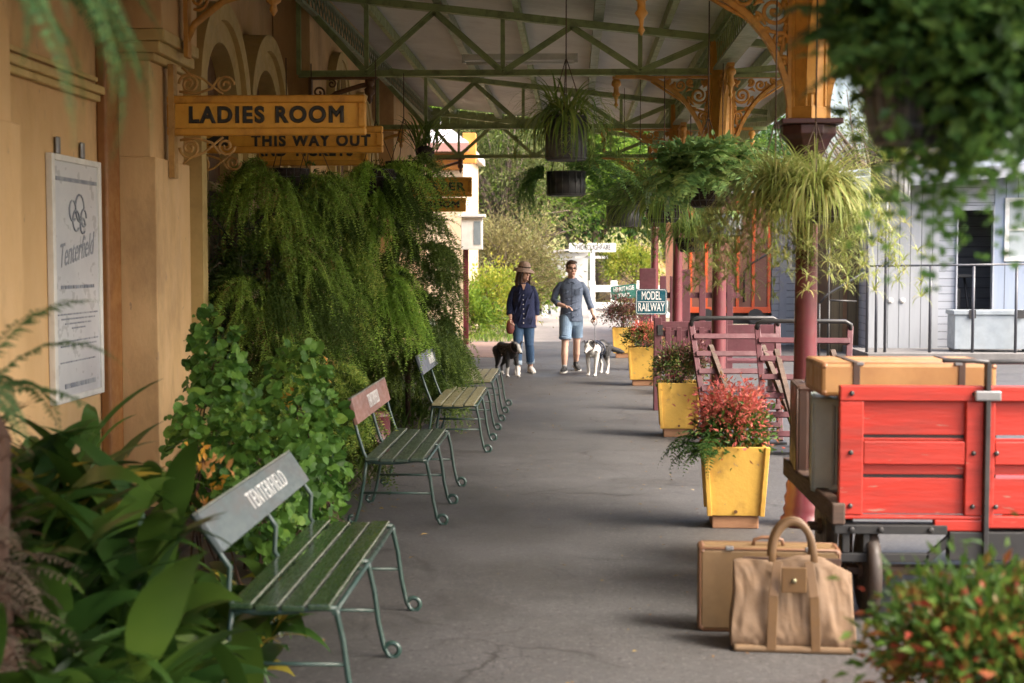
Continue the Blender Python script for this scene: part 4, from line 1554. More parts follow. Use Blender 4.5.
sp(MB().box(x2 - .6, x3 + 3, SY + 1.6, SY + 1.7, zf + .001, ztop).box(x3 + .9, x3 + 1, SY + .13, SY + 1.59, zf + .001, ztop), 'back_wall', boards('dark_weatherboard', (.20, .20, .22), (.13, .135, .15), False, .2, .7, 2))
sp(MB().box(x0, x0 + .1, SY + .121, SY + 6, zf + .001, ztop), 'wall', wlap)
d = MB()
d.box(x2 + .001, x2 + .03, SY - .02, SY + .1, zf + .002, 2.75).box(x3 - .03, x3 - .001, SY - .02, SY + .1, zf + .002, 2.75).box(x2 + .031, x3 - .031, SY - .02, SY + .1, 2.66, 2.75)
do = sp(d, 'door_frame', paint('grey_trim', (.40, .42, .46), (.34, .36, .4), .5), None, .006)
sp(MB().box(x2, x3, SY + .02, SY + .1, 2.76, ztop), 'wall', wlap)
wx0, wx1 = fx(1008), fx(1060)
wz0, wz1 = fz(257), fz(203)
f = MB()
for (a, b, c, e) in ((wx0 - .08, wx0, wz0 - .08, wz1 + .08), (wx1, wx1 + .08, wz0 - .08, wz1 + .08), (wx0, wx1, wz1, wz1 + .08), (wx0, wx1, wz0 - .08, wz0), (wx0, wx1, (wz0 + wz1) / 2 - .02, (wz0 + wz1) / 2 + .02)):
    f.box(a, b, SY - .04, SY - .001, c, e)
wo = sp(f, 'window', whiteM, None, .004)
MB().box(wx0, wx1, SY - .012, SY - .004, wz0, (wz0 + wz1) / 2 - .021).box(wx0, wx1, SY - .012, SY - .004, (wz0 + wz1) / 2 + .021, wz1).build('pane', paint('window_glass', (.45, .5, .5), (.36, .4, .42), .1, 2), wo)
r = MB()
r.v = [Vector(p) for p in ((x0 - .4, SY - .7, 3.0), (x4 + .5, SY - .7, 3.45), (x4 + .5, SY + 7, 3.95), (x0 - .4, SY + 7, 3.5),
                           (x0 - .4, SY - .7, 3.22), (x4 + .5, SY - .7, 3.67), (x4 + .5, SY + 7, 4.17), (x0 - .4, SY + 7, 3.72))]
for q in ((0, 1, 2, 3), (4, 7, 6, 5), (0, 4, 5, 1), (1, 5, 6, 2), (2, 6, 7, 3), (3, 7, 4, 0)):
    r.face(q)
sp(r, 'roof', paint('shed_fascia', (.34, .36, .40), (.29, .31, .35), .5, 1))
for (z, xx) in ((1.0, x0 + .42), (1.0, x0 + .64)):
    sp(MB().lathe([(.05, 0), (.05, -.02), (.01, -.03)], (xx, SY - .0, z), 12, axis='y'), 'vent_cap', whiteM)
# railing
rl = thing('pipe_railing', 'dark steel pipe railing in front of the white shed', 'railing', (7, SY - 1.3, 0))
m = MB()
ry = SY - 1.3
xs = [fx(p, ry) for p in (868, 877, 886, 931, 974, 1017, 1060)]
zt = fz(266, ry)
for i, x in enumerate(xs):
    top = fz(186, ry) if i in (0, 2) else zt
    m.loft([(x - 7, 0, .125), (x - 7, 0, top)], [.027, .027], 8)
m.tube([(xs[0] - 7, 0, zt), (xs[-1] - 7, 0, zt + .04)], .018, 8)
m.build('rail', paint('rail_grey', (.075, .08, .095), (.06, .06, .07), .4, 5), rl)
# chest
ch = thing('metal_chest', 'pale galvanised chest with dark corner straps beside the shed doorway', 'chest', (fx(993, SY - .85), SY - .85, zf))
galv = paint('galvanised_sheet', (.36, .40, .43), (.29, .33, .36), .4, 5, dirt=(.28, .30, .3), dirt_amt=.5, metallic=.2)
MB().box(-.72, .72, -.25, .25, .05, .66).build('body', galv, ch, .01)
MB().box(-.75, .75, -.28, .28, .661, .74).build('lid', galv, ch, .01)
for x in (-.42, .42):
    MB().box(x - .06, x + .06, -.288, -.2805, .60, .75).build('hinge', blackM, ch)
for x in (-.7, .6):
    MB().box(x, x + .1, -.2, .2, 0, .049).build('foot', blackM, ch)
# stool-like machine in the doorway
st = thing('iron_stand', 'black iron stand with a small box in the dark doorway', 'stand', ((x2 + x3) / 2 - .1, SY + .7, zf))
m = MB()
for a in (0, 2.1, 4.2):
    m.tube([(.28 * math.cos(a), .28 * math.sin(a), 0), (.1 * math.cos(a), .1 * math.sin(a), 1.3)], .025, 8)
m.build('leg', blackM, st)
MB().box(-.26, .26, -.2, .2, 1.3, 1.36).build('top', blackM, st, .01)
MB().box(-.28, -.02, -.24, -.1, .55, 1.1).build('box', blackM, st, .03)
# brown timber wagon
bw = thing('timber_hut', 'brown vertical boarded timber hut between the white shed and the columns', 'building', (4.9, 27.6, 0))
bx0, bx1 = fx(831, 27.4) - 4.9, fx(862, 27.4) - 4.9
MB().box(bx0, bx1 + .05, -.2, 3, 0, 3.3).build('wall', brb, bw)
MB().box((bx0 + bx1) / 2 - .06, (bx0 + bx1) / 2 + .02, -.215, -.2005, .05, 3.25).build('cover_strip', brownM, bw)
MB().box(bx0 - .15, bx1 + .2, -.45, 3.1, 3.301, 3.4).build('roof', paint('roof_iron', (.36, .36, .36), (.28, .28, .29), .5), bw)
# white weatherboard annex behind columns
an = thing('weatherboard_annex', 'white weatherboard annex seen between the two thick columns', 'building', (4.2, 29.5, 0))
ax0, ax1 = fx(772, 29.5) - 4.2, fx(836, 29.5) - 4.2
MB().box(ax0, ax1, 0, 3, 0, 3.2).build('wall', wlap, an)
MB().box(ax0 + .15, ax0 + .3, -.03, -.001, 0, 3.1).box(ax1 - .5, ax1 - .42, -.03, -.001, 0, 3.1).build('corner_board', paint('grey_board', (.35, .37, .42), (.3, .32, .36), .6), an)
q = MB().box(ax1 - .95, ax1 - .55, -.04, -.001, 1.55, 2.6)
qo = q.build('window', whiteM, an, .01)
MB().box(ax1 - .9, ax1 - .6, -.05, -.041, 1.6, 2.55).build('pane', paint('dull_glass', (.22, .25, .3), (.18, .2, .24), .15), qo)
MB().box(ax0 - .2, ax1 + .2, -.3, 3.2, 3.201, 3.3).build('roof', paint('roof_iron', (.36, .36, .36), (.28, .28, .29), .5), an)
# red railway wagon
rw = thing('goods_wagon', 'red orange boarded railway goods wagon behind the columns', 'wagon', (3.1, 29, 0))
rx0, rx1 = fx(688, 29) - 3.1, fx(771, 29) - 3.1
MB().box(rx0, rx1, 0, 7, .75, 3.1).build('body', redB, rw)
rb = MB()
for i in range(6):
    x = rx0 + .02 + i * (rx1 - rx0 - .09) / 5
    rb.box(x, x + .06, -.05, -.001, .72, 3.1)
rb.box(rx0, rx1, -.06, -.0505, .68, .8)
rb.build('rib', paint('red_ribs', (.74, .12, .03), (.66, .09, .025), .4, 3), rw, .006)
rr_ = MB()
sec = [((rx1 - rx0) / 2 * math.cos(a) * 1.05 + (rx0 + rx1) / 2, 3.08 + .32 * math.sin(a)) for a in np.linspace(0, math.pi, 15)]
rr_.extrude(sec, 7.3, Matrix.Translation((0, -.15, 0)), smooth=True)
rr_.build('roof', paint('roof_iron', (.36, .36, .36), (.28, .28, .29), .5), rw)
MB().box(rx0 + .05, rx1 - .05, .1, 6.9, .45, .749).build('underframe', blackM, rw)
for y in (1.2, 5.8):
    for x in (rx0 + .2, rx1 - .2):
        MB().lathe([(.30, -.05), (.42, -.05), (.44, 0), (.42, .05), (.3, .05)], (x, y, .44), 24, axis='x').build('wheel', blackM, rw)
for x in (rx0 + .35, rx1 - .35):
    MB().lathe([(.06, 0), (.06, -.35), (.16, -.36), (.16, -.39)], (x, -.05, .62), 14, axis='y').build('buffer', blackM, rw)
gr = MB()
gr.tube([(rx1 - .55, -.10, .9), (rx1 - .55, -.10, 1.5), (rx1 - .45, -.12, 1.65), (rx1 + .1, -.3, 2.0)], .02, 8)
gr.build('grab_rail', blackM, rw)
# step handrails
hr = thing('step_handrail', 'dark pipe handrail of the steps beside the brown hut', 'handrail', (4.2, 25.2, 0))
m = MB()
hx = lambda p: fx(p, 25.2) - 4.2
hz = lambda p: fz(p, 25.2)
for p_, t_ in ((820, 303), (815, 240), (829, 236), (829.5, 300)):
    m.loft([(hx(p_), 0, 0), (hx(p_), 0, hz(t_))], [.018, .018], 8)
m.tube([(hx(820), 0, hz(303)), (hx(828), 0, hz(294)), (hx(853), .1, hz(280)), (hx(866), .1, hz(272))], .02, 8)
m.tube([(hx(829), 0, hz(300)), (hx(858), .1, hz(301))], .016, 8)
m.build('rail', blackM, hr)
# ================================================================== people and dogs
skinM = paint('skin', (.66, .41, .31), (.60, .36, .265), .5, 8)
hairBr = paint('brown_hair', (.085, .045, .022), (.05, .026, .014), .5, 40, stretch=(1, 1, .2))
hairDk = paint('dark_brown_hair', (.035, .018, .012), (.055, .026, .016), .45, 40, stretch=(1, 1, .2))
eyeM = paint('dark_eye', (.02, .015, .012), (.03, .02, .015), .2)
lipM = paint('lip', (.36, .13, .11), (.32, .11, .1), .5)


def fabric(name, c, c2, sc=25, bump=.4):
    return paint(name, c, c2, .85, sc, bump=bump, bscale=90)


def hand(mb, wr, d, n, curl=.5, s=1.0, side=1):
    """palm, four unequal bent fingers and a thumb from the side of the palm"""
    d = Vector(d).normalized(); n = Vector(n); n = (n - d * n.dot(d)).normalized()
    w_ = d.cross(n) * side
    wr = Vector(wr)
    pe = wr + d * .085 * s
    mb.loft([wr - d * .02 * s, wr + d * .02 * s, wr + d * .055 * s, pe], [(.026 * s, .018 * s), (.034 * s, .015 * s), (.040 * s, .014 * s), (.037 * s, .011 * s)], 10, ref=w_, round_ends=True)
    for k, (o, L) in enumerate(((-.030, .070), (-.010, .080), (.010, .074), (.030, .058))):
        b = pe + w_ * o * s - d * .012 * s
        pts = [b]
        ang = .15
        dd = d.copy()
        for q, f in enumerate((.45, .32, .23)):
            ang += curl * (.5 + .3 * q)
            dd = (d * math.cos(ang) + n * math.sin(ang)).normalized()
            pts.append(pts[-1] + dd * (L * f + (.012 if q == 0 else 0)) * s)
        mb.loft(pts, [.0098 * s, .0092 * s, .0084 * s, .0072 * s], 8, ref=w_, round_ends=True)
    t0 = wr + d * .025 * s - w_ * .032 * s
    t1 = t0 + (d * .6 - w_ * .7 + n * .25).normalized() * .04 * s
    t2 = t1 + (d * .9 - w_ * .1 + n * .5).normalized() * .035 * s
    mb.loft([t0, t1, t2], [.0125 * s, .011 * s, .009 * s], 8, ref=n, round_ends=True)


def head(mb, c, rz, s=1.0, fem=False):
    Mx = Matrix.Rotation(rz, 3, 'Z')
    c = Vector(c)
    P = lambda x, y, z: c + Mx @ Vector((x * s, y * s, z * s))
    mb.ell(P(0, .012, .028), (.074 * s, .092 * s, .088 * s), Mx, 18)          # cranium
    mb.loft([P(0, -.018, .03), P(0, -.030, -.03), P(0, -.036, -.075), P(0, -.042, -.102)],
            [(.066 * s, .070 * s), (.062 * s, .064 * s), (.050 * s, .050 * s), (.028 * s, .028 * s)], 14, ref=Mx @ Vector((1, 0, 0)), round_ends=True)   # face, jaw
    mb.loft([P(0, -.086, .022), P(0, -.106, -.018), P(0, -.094, -.032)], [(.009 * s, .010 * s), (.015 * s, .014 * s), (.016 * s, .008 * s)], 8, ref=Mx @ Vector((1, 0, 0)), round_ends=True)
    mb.ell(P(0, -.084, .034), (.052 * s, .014 * s, .010 * s), Mx, 10)        # brow
    mb.ell(P(0, -.090, -.058), (.026 * s, .010 * s, .011 * s), Mx, 10)       # lips
    mb.ell(P(0, -.082, -.094), (.022 * s, .016 * s, .015 * s), Mx, 10)       # chin
    for sx in (-1, 1):
        mb.ell(P(sx * .038, -.074, -.015), (.022 * s, .016 * s, .018 * s), Mx, 10)   # cheek
        mb.ell(P(sx * .076, .012, .0), (.010 * s, .020 * s, .032 * s), Mx, 10)       # ear
    return P, Mx


def face_bits(P, Mx, par, s=1.0, glasses=False, browm=None):
    for sx in (-1, 1):
        e = MB().ell(P(sx * .031, -.084, .016), (.013 * s, .007 * s, .008 * s), Mx, 10)
        e.build('eye', eyeM, par)
        MB().ell(P(sx * .032, -.094, .038), (.020 * s, .006 * s, .0045 * s), Mx, 8).build('eyebrow', browm or hairBr, par)
    MB().ell(P(0, -.099, -.058), (.022 * s, .004 * s, .006 * s), Mx, 10).build('mouth', lipM, par)
    if glasses:
        g = MB()
        for sx in (-1, 1):
            g.tube([P(sx * .034 + .024 * math.cos(a), -.1, .016 + .019 * math.sin(a)) for a in np.linspace(0, 6.28, 15)], .0028, 5)
            g.tube([P(sx * .058, -.1, .02), P(sx * .078, -.04, .02), P(sx * .08, .015, .015)], .0026, 5)
        g.tube([P(-.010, -.102, .02), P(.010, -.102, .02)], .0028, 5)
        g.build('glasses', blackM, par)


def person_root(label, loc, rz=0, H=1):
    r = thing('person', label, 'person', loc, rz)
    r.scale = (H, H, H)
    return r


# ---------------------------------------------------------------- man
mp = atz(571, 371.5)
man = person_root('man walking in grey blue shirt, denim shorts and black shoes, holding a dog lead', (mp.x, mp.y, 0), R(4), .985)
b = MB()
N_, S1 = (0, .02, 1.50), 1.42
# torso
b.loft([(0, .01, .84), (0, .01, .93), (0, 0, 1.06), (0, .0, 1.2), (0, .0, 1.33), (0, .01, 1.42), (0, .015, 1.46)],
       [(.15, .10), (.165, .115), (.145, .10), (.155, .105), (.165, .108), (.125, .075), (.07, .055)], 20, round_ends=True)
b.loft([(0, .015, 1.43), (0, .0, 1.50), (0, -.015, 1.56)], [(.062, .062), (.055, .056), (.056, .058)], 14, round_ends=True)
LEG = {'l': [(-.085, 0, .88), (-.095, -.09, .66), (-.105, -.165, .48), (-.11, -.17, .40), (-.115, -.19, .28), (-.12, -.215, .09)],
       'r': [(.085, .02, .88), (.092, .06, .66), (.095, .09, .49), (.096, .135, .40), (.098, .20, .28), (.10, .30, .125)]}
for k, p in LEG.items():
    b.loft(p, [.092, .078, .056, .054, .056, .037], 16, round_ends=True)
ARM = {'l': [(-.165, .01, 1.375), (-.235, .03, 1.28), (-.275, .04, 1.14), (-.20, -.09, 1.075), (-.115, -.17, 1.05)],
       'r': [(.165, .01, 1.375), (.235, .03, 1.28), (.275, .03, 1.14), (.315, -.04, 1.02), (.345, -.11, .90)]}
for k, p in ARM.items():
    b.loft(p, [.042, .044, .041, .038, .027], 12, round_ends=True)
hand(b, ARM['l'][-1], (.85, -.42, -.18), (0, -.2, -1), .35, side=1)
hand(b, ARM['r'][-1], (.25, -.35, -.9), (-.75, -.5, .1), .9, side=-1)
P, Mx = head(b, (0, -.02, 1.625), R(14), 1.06)
body = remesh(b.build('body', skinM, man), .0055, 3)
face_bits(P, Mx, body, 1.06, glasses=True)
h = MB()
h.ell(P(0, .034, .055), (.084, .094, .086), Mx, 16)
h.ell(P(.012, -.045, .112), (.064, .05, .028), Mx, 12)
h.ell(P(-.04, -.01, .10), (.04, .055, .03), Mx, 12)
h.ell(P(0, .05, .0), (.07, .055, .07), Mx, 12)
for sx in (-1, 1):
    h.ell(P(sx * .066, .0, .045), (.014, .045, .04), Mx, 10)
h.ell(P(.0, .01, .10), (.068, .075, .05), Mx, 14)
for i in range(16):
    x = -.055 + .11 * i / 15
    q = P(x, -.055 - .015 * math.cos(x * 25), .128 - abs(x) * .4)
    h.loft([q, q + Mx @ Vector((.012, -.03, -.012 + .012 * math.sin(i * 2.3)))], [.016, .006], 6, round_ends=True)
remesh(h.build('hair', hairBr, man), .006, 2)
shM = fabric('chambray_shirt', (.13, .165, .235), (.095, .125, .185), 18)
s = MB()
s.loft([(0, .01, .80), (0, .01, .88), (0, 0, 1.05), (0, .0, 1.2), (0, .0, 1.32), (0, .01, 1.39), (0, .012, 1.44), (0, .012, 1.485)],
       [(.185, .135), (.182, .132), (.168, .122), (.180, .128), (.195, .13), (.185, .112), (.14, .092), (.075, .072)], 22)
for k, p in ARM.items():
    p = [Vector(q) for q in p]
    e = p[2] + (p[3] - p[2]) * (.8 if k == 'l' else 1.0)
    s.loft([p[0], p[1], p[2], e], [.060, .060, .055, .050], 14, round_ends=True)
    s.loft([e - (p[3] - p[2]).normalized() * .03, e + (p[3] - p[2]).normalized() * .01], [.057, .057], 14)
for i in range(9):     # folds
    z = .86 + i * .055
    x = (-1) ** i * U(.02, .12)
    s.loft([(x - .06, -.118, z), (x, -.128, z + .02), (x + .06, -.115, z + .05)], [.009, .013, .008], 6, round_ends=True)
so_ = remesh(s.build('shirt', shM, man), .0065, 2)
c = MB()
for sx in (-1, 1):
    c.bar((sx * .075, .0, 1.49), (sx * .022, -.105, 1.415), .05, .012, up=(0, -1, .4))
c.build('collar', shM, so_, .004)
bt = MB()
for i in range(7):
    bt.ell((0, -.134 + .004 * abs(i - 3), .90 + i * .075), (.006, .004, .006), None, 8)
bt.box(-.0045, .0045, -.131, -.127, .82, 1.40)
bt.build('button', paint('navy_button', (.05, .06, .1), (.04, .05, .08), .4), so_)
MB().box(.05, .13, -.140, -.128, 1.22, 1.31).build('pocket', shM, so_, .004)
dn = fabric('washed_denim', (.20, .29, .39), (.14, .21, .31), 14)
s = MB()
s.loft([(0, .01, .80), (0, .01, .95)], [(.175, .125), (.17, .12)], 20, round_ends=True)
for k, p in LEG.items():
    p = [Vector(q) for q in p]
    e = p[2] + Vector((0, 0, .06))
    s.loft([p[0], p[1], e], [.108, .102, .094], 18)
    s.loft([e + Vector((0, 0, .03)), e - Vector((0, 0, .012))], [.099, .099], 18)
remesh(s.build('shorts', dn, man), .007, 2)


def shoe(par, a, yawd, m, soleM, name='shoe', pitchd=0, L=.27, low=True):
    """a = ankle; toe points to -Y turned by yaw"""
    Mr = Matrix.Translation(Vector((a[0], a[1], a[2] - .09))) @ Matrix.Rotation(yawd, 4, 'Z') @ Matrix.Rotation(pitchd, 4, 'X')
    u = MB()
    u.loft([Mr @ Vector(p) for p in ((0, .06, .055), (0, .03, .06), (0, -.04, .058), (0, -.10, .046), (0, -.16, .036), (0, -.19, .03))],
           [(.034, .045), (.038, .05), (.041, .045), (.045, .034), (.04, .026), (.024, .016)], 14, ref=(1, 0, 0), round_ends=True)
    u.loft([Mr @ Vector((0, .015, .06)), Mr @ Vector((0, .02, .115))], [(.042, .05), (.042, .05)], 14)
    uo = remesh(u.build(name, m, par), .006, 2)
    s = MB()
    out = [(.034, .085), (.043, .02), (.041, -.05), (.048, -.11), (.042, -.17), (.02, -.205), (-.02, -.205), (-.042, -.17), (-.048, -.11), (-.041, -.05), (-.043, .02), (-.034, .085), (-.015, .10), (.015, .10)]
    s.extrude([(x, y) for x, y in out], .026, Mr @ Matrix(((1, 0, 0, 0), (0, 0, 1, 0), (0, 1, 0, 0), (0, 0, 0, 1))) @ Matrix.Translation((0, 0, 0)))
    s.build('sole', soleM, uo, .004)
    l = MB()
    for i in range(3):
        l.bar(Mr @ Vector((-.02, -.05 - i * .022, .092 - i * .007)), Mr @ Vector((.02, -.05 - i * .022, .092 - i * .007)), .007, .006)
    l.build('lace', whiteM, uo)
    return uo


blk = fabric('black_canvas', (.02, .02, .022), (.03, .03, .032), 20)
wsole = paint('white_rubber', (.70, .68, .64), (.6, .58, .54), .6, 8)
shoe(man, LEG['l'][-1], R(-14), blk, wsole)
shoe(man, (.10, .30, .125), R(12), blk, wsole, pitchd=R(14))
for k in ('l', 'r'):
    a = Vector(LEG[k][-1])
    MB().loft([a + Vector((0, .0, -.01)), a + Vector((0, 0, .035))], [.041, .041], 12).build('sock', paint('grey_sock', (.35, .35, .36), (.3, .3, .3), .9), man)

# ---------------------------------------------------------------- woman
wp = atz(523.5, 373.5)
wom = person_root('woman walking in brown hat, navy shirt and blue jeans with white shoes', (wp.x, wp.y, 0), R(2), .985)
b = MB()
b.loft([(0, .01, .82), (0, .015, .92), (0, .0, 1.05), (0, -.005, 1.17), (0, -.005, 1.27), (0, .005, 1.36), (0, .01, 1.40)],
       [(.15, .10), (.168, .115), (.125, .09), (.14, .105), (.145, .10), (.115, .07), (.06, .05)], 20, round_ends=True)
b.loft([(0, .012, 1.37), (0, .0, 1.44), (0, -.015, 1.50)], [(.05, .05), (.045, .047), (.047, .05)], 14, round_ends=True)
WL = {'l': [(-.08, 0, .86), (-.085, -.05, .65), (-.085, -.10, .46), (-.088, -.11, .36), (-.09, -.12, .24), (-.09, -.14, .09)],
      'r': [(.08, .0, .86), (.085, .0, .65), (.09, -.02, .46), (.10, .03, .36), (.105, .10, .24), (.11, .17, .095)]}
for p in WL.values():
    b.loft(p, [.09, .076, .054, .052, .052, .034], 16, round_ends=True)
WA = {'l': [(-.14, .005, 1.33), (-.185, .02, 1.22), (-.215, .025, 1.08), (-.215, -.05, .96), (-.20, -.11, .86)],
      'r': [(.14, .005, 1.33), (.18, .03, 1.22), (.20, .06, 1.08), (.20, .05, .95), (.19, .02, .83)]}
for p in WA.values():
    b.loft(p, [.036, .038, .036, .032, .023], 12, round_ends=True)
hand(b, WA['l'][-1], (.05, -.35, -.9), (.9, -.2, 0), .9, .92, side=1)
hand(b, WA['r'][-1], (.0, -.1, -1), (-.9, -.1, 0), .5, .92, side=-1)
P, Mx = head(b, (.01, -.02, 1.56), R(38), 1.0)
body = remesh(b.build('body', skinM, wom), .0055, 3)
face_bits(P, Mx, body, 1.0, browm=hairDk)
h = MB()
h.ell(P(0, .03, .04), (.082, .092, .085), Mx, 16)
for i in range(34):
    a = R(200) * (i / 33) - R(10) + R(0)
    x, y = .078 * math.cos(a), .03 + .078 * math.sin(a)
    q = [P(x, y, .04), P(x * 1.15, y * 1.1 + .01, -.05), P(x * (1.3 + .15 * math.sin(i * 2.1)), y * 1.15 + .01, -.13), P(x * (1.25 + .2 * math.sin(i * 3.3)), y * 1.1, -.19 - .03 * math.sin(i * 1.7))]
    h.loft(q, [.022, .026, .026, .010], 7, round_ends=True)
for sx in (-1, 1):
    h.loft([P(sx * .05, -.06, .06), P(sx * .078, -.045, .0), P(sx * .085, -.03, -.08), P(sx * .09, -.02, -.16)], [.014, .018, .02, .01], 7, round_ends=True)
remesh(h.build('hair', hairDk, wom), .006, 2)
hatM = fabric('brown_felt_hat', (.42, .295, .23), (.35, .24, .185), 20)
hat = MB()
hat.lathe([(.158, .010), (.160, .014), (.134, .04), (.098, .062), (.092, .075), (.090, .11), (.080, .14), (.06, .16), (.03, .17), (.004, .172)], (0, 0, 0), 28)
ho = hat.build('hat', hatM, wom)
ho.location = P(0, .012, .022); ho.rotation_euler = (R(6), R(4), R(38)); ho.scale = (1.06, 1.16, 1.02)
hb_ = MB().lathe([(.0925, .072), (.091, .095)], (0, 0, 0), 28)
hb_.build('band', paint('dark_band', (.07, .045, .035), (.05, .03, .025), .7), ho)
navy = fabric('navy_linen', (.014, .022, .075), (.009, .014, .05), 14)
s = MB()
s.loft([(0, .01, .72), (0, .01, .84), (0, .0, 1.0), (0, -.005, 1.15), (0, -.005, 1.26), (0, .005, 1.34), (0, .008, 1.385), (0, .008, 1.42)],
       [(.205, .15), (.195, .142), (.17, .125), (.168, .13), (.165, .125), (.148, .10), (.11, .08), (.06, .06)], 22)
for k, p in WA.items():
    p = [Vector(q) for q in p]
    e = p[2] + (p[3] - p[2]) * 1.0
    s.loft([p[0], p[1], p[2], e], [.050, .056, .056, .054], 14, round_ends=True)
    s.loft([e, e + (p[3] - p[2]).normalized() * .035], [.058, .056], 14)
for i in range(10):
    z = .78 + i * .05
    x = (-1) ** i * U(.04, .13)
    s.loft([(x - .02, -.13 + .01 * (i > 6), z), (x, -.142 + .012 * (i > 6), z + .06), (x + .02, -.128, z + .12)], [.008, .012, .008], 6, round_ends=True)
so_ = remesh(s.build('shirt', navy, wom), .0065, 2)
bt = MB()
for i in range(7):
    bt.ell((.004 * math.sin(i), -.150 + .006 * (i > 3) + .008 * (i > 5), .80 + i * .072), (.0085, .005, .0085), None, 8)
bt.build('button', wtextM, so_)
nk = MB()
nk.extrude([(-.035, 1.405), (.035, 1.405), (.0, 1.30)], .012, Matrix.Translation((.0, -.124, 0)))
nk.build('neckline', skinM, so_, .003)
cc = MB()
for sx in (-1, 1):
    cc.bar((sx * .06, -.02, 1.425), (sx * .012, -.128, 1.305), .04, .01, up=(0, -1, .4))
cc.build('collar', navy, so_, .004)
jn = fabric('blue_jeans', (.055, .115, .215), (.035, .078, .155), 12)
s = MB()
s.loft([(0, .01, .80), (0, .01, .93)], [(.165, .12), (.16, .115)], 20, round_ends=True)
for p in WL.values():
    p = [Vector(q) for q in p]
    e = p[4] + (p[5] - p[4]) * .55
    s.loft([p[0], p[1], p[2], p[3], p[4], e], [.100, .088, .070, .068, .065, .060], 16)
remesh(s.build('jeans', jn, wom), .0065, 2)
for p in WL.values():
    p = [Vector(q) for q in p]
    e = p[4] + (p[5] - p[4]) * .5
    MB().loft([e + Vector((0, 0, .05)), e - Vector((0, 0, .02))], [.068, .067], 16).build('cuff', fabric('pale_denim_cuff', (.30, .38, .46), (.25, .32, .40), 14), wom)
wsh = fabric('white_canvas', (.68, .66, .62), (.6, .58, .55), 20)
shoe(wom, WL['l'][-1], R(-6), wsh, wsole)
shoe(wom, (.11, .17, .095), R(16), wsh, wsole)
bgp = wom.matrix_world if False else None
wh = Vector(WA['l'][-1])
bag = thing('leather_pouch', 'small red brown leather pouch held in the hand of the woman', 'bag', (wp.x + (wh.x + .0) * .985, wp.y + (wh.y - .035) * .985, .72), R(10))
bgm = paint('red_leather', (.19, .05, .035), (.14, .035, .025), .45, 6)
q = MB().loft([(0, 0, -.075), (0, 0, -.03), (0, 0, .05), (0, 0, .085)], [(.05, .03), (.066, .036), (.06, .03), (.045, .012)], 16, round_ends=True)
q.build('body', bgm, bag)
MB().tube([(-.04, 0, .085), (-.02, 0, .12), (.02, 0, .12), (.04, 0, .085)], .007, 6).build('strap', bgm, bag)

# ---------------------------------------------------------------- dogs
furB = paint('black_fur', (.016, .015, .016), (.028, .026, .026), .7, 14, bump=.6, bscale=60)
furW = paint('white_fur', (.62, .60, .57), (.52, .49, .46), .8, 10, bump=.5, bscale=60)


def coat(name, rules):
    """white and black coat in large patches: rules are (centre, radius) of the black areas"""
    m, nt_, b_ = newmat(name)
    tc = _n(nt_, 'ShaderNodeTexCoord')
    v = tc.outputs['Object']
    nz = _n(nt_, 'ShaderNodeTexNoise')
    nz.inputs['Scale'].default_value = 9
    nz.inputs['Detail'].default_value = 5
    nt_.links.new(v, nz.inputs['Vector'])
    va = _n(nt_, 'ShaderNodeVectorMath', operation='MULTIPLY_ADD')
    nt_.links.new(nz.outputs['Color'], va.inputs[0])
    va.inputs[1].default_value = (.07, .07, .07)
    nt_.links.new(v, va.inputs[2])
    c = (.62, .60, .57)
    for cen, rad, colr in rules:
        dd = _n(nt_, 'ShaderNodeVectorMath', operation='DISTANCE')
        nt_.links.new(va.outputs[0], dd.inputs[0])
        dd.inputs[1].default_value = tuple(x + .035 for x in cen)
        mr = _n(nt_, 'ShaderNodeMapRange')
        mr.inputs[1].default_value = rad * .9
        mr.inputs[2].default_value = rad * 1.1
        mr.inputs[3].default_value = 1
        mr.inputs[4].default_value = 0
        nt_.links.new(dd.outputs['Value'], mr.inputs[0])
        c = mixc(nt_, mr.outputs[0], c, colr)
    nt_.links.new(c, b_.inputs['Base Color'])
    b_.inputs['Roughness'].default_value = .75
    bp = _n(nt_, 'ShaderNodeBump')
    bp.inputs['Strength'].default_value = .7
    bp.inputs['Distance'].default_value = .01
    nt_.links.new(noise(nt_, v, 70, 4, .6, .2, .8), bp.inputs['Height'])
    nt_.links.new(bp.outputs[0], b_.inputs['Normal'])
    return m


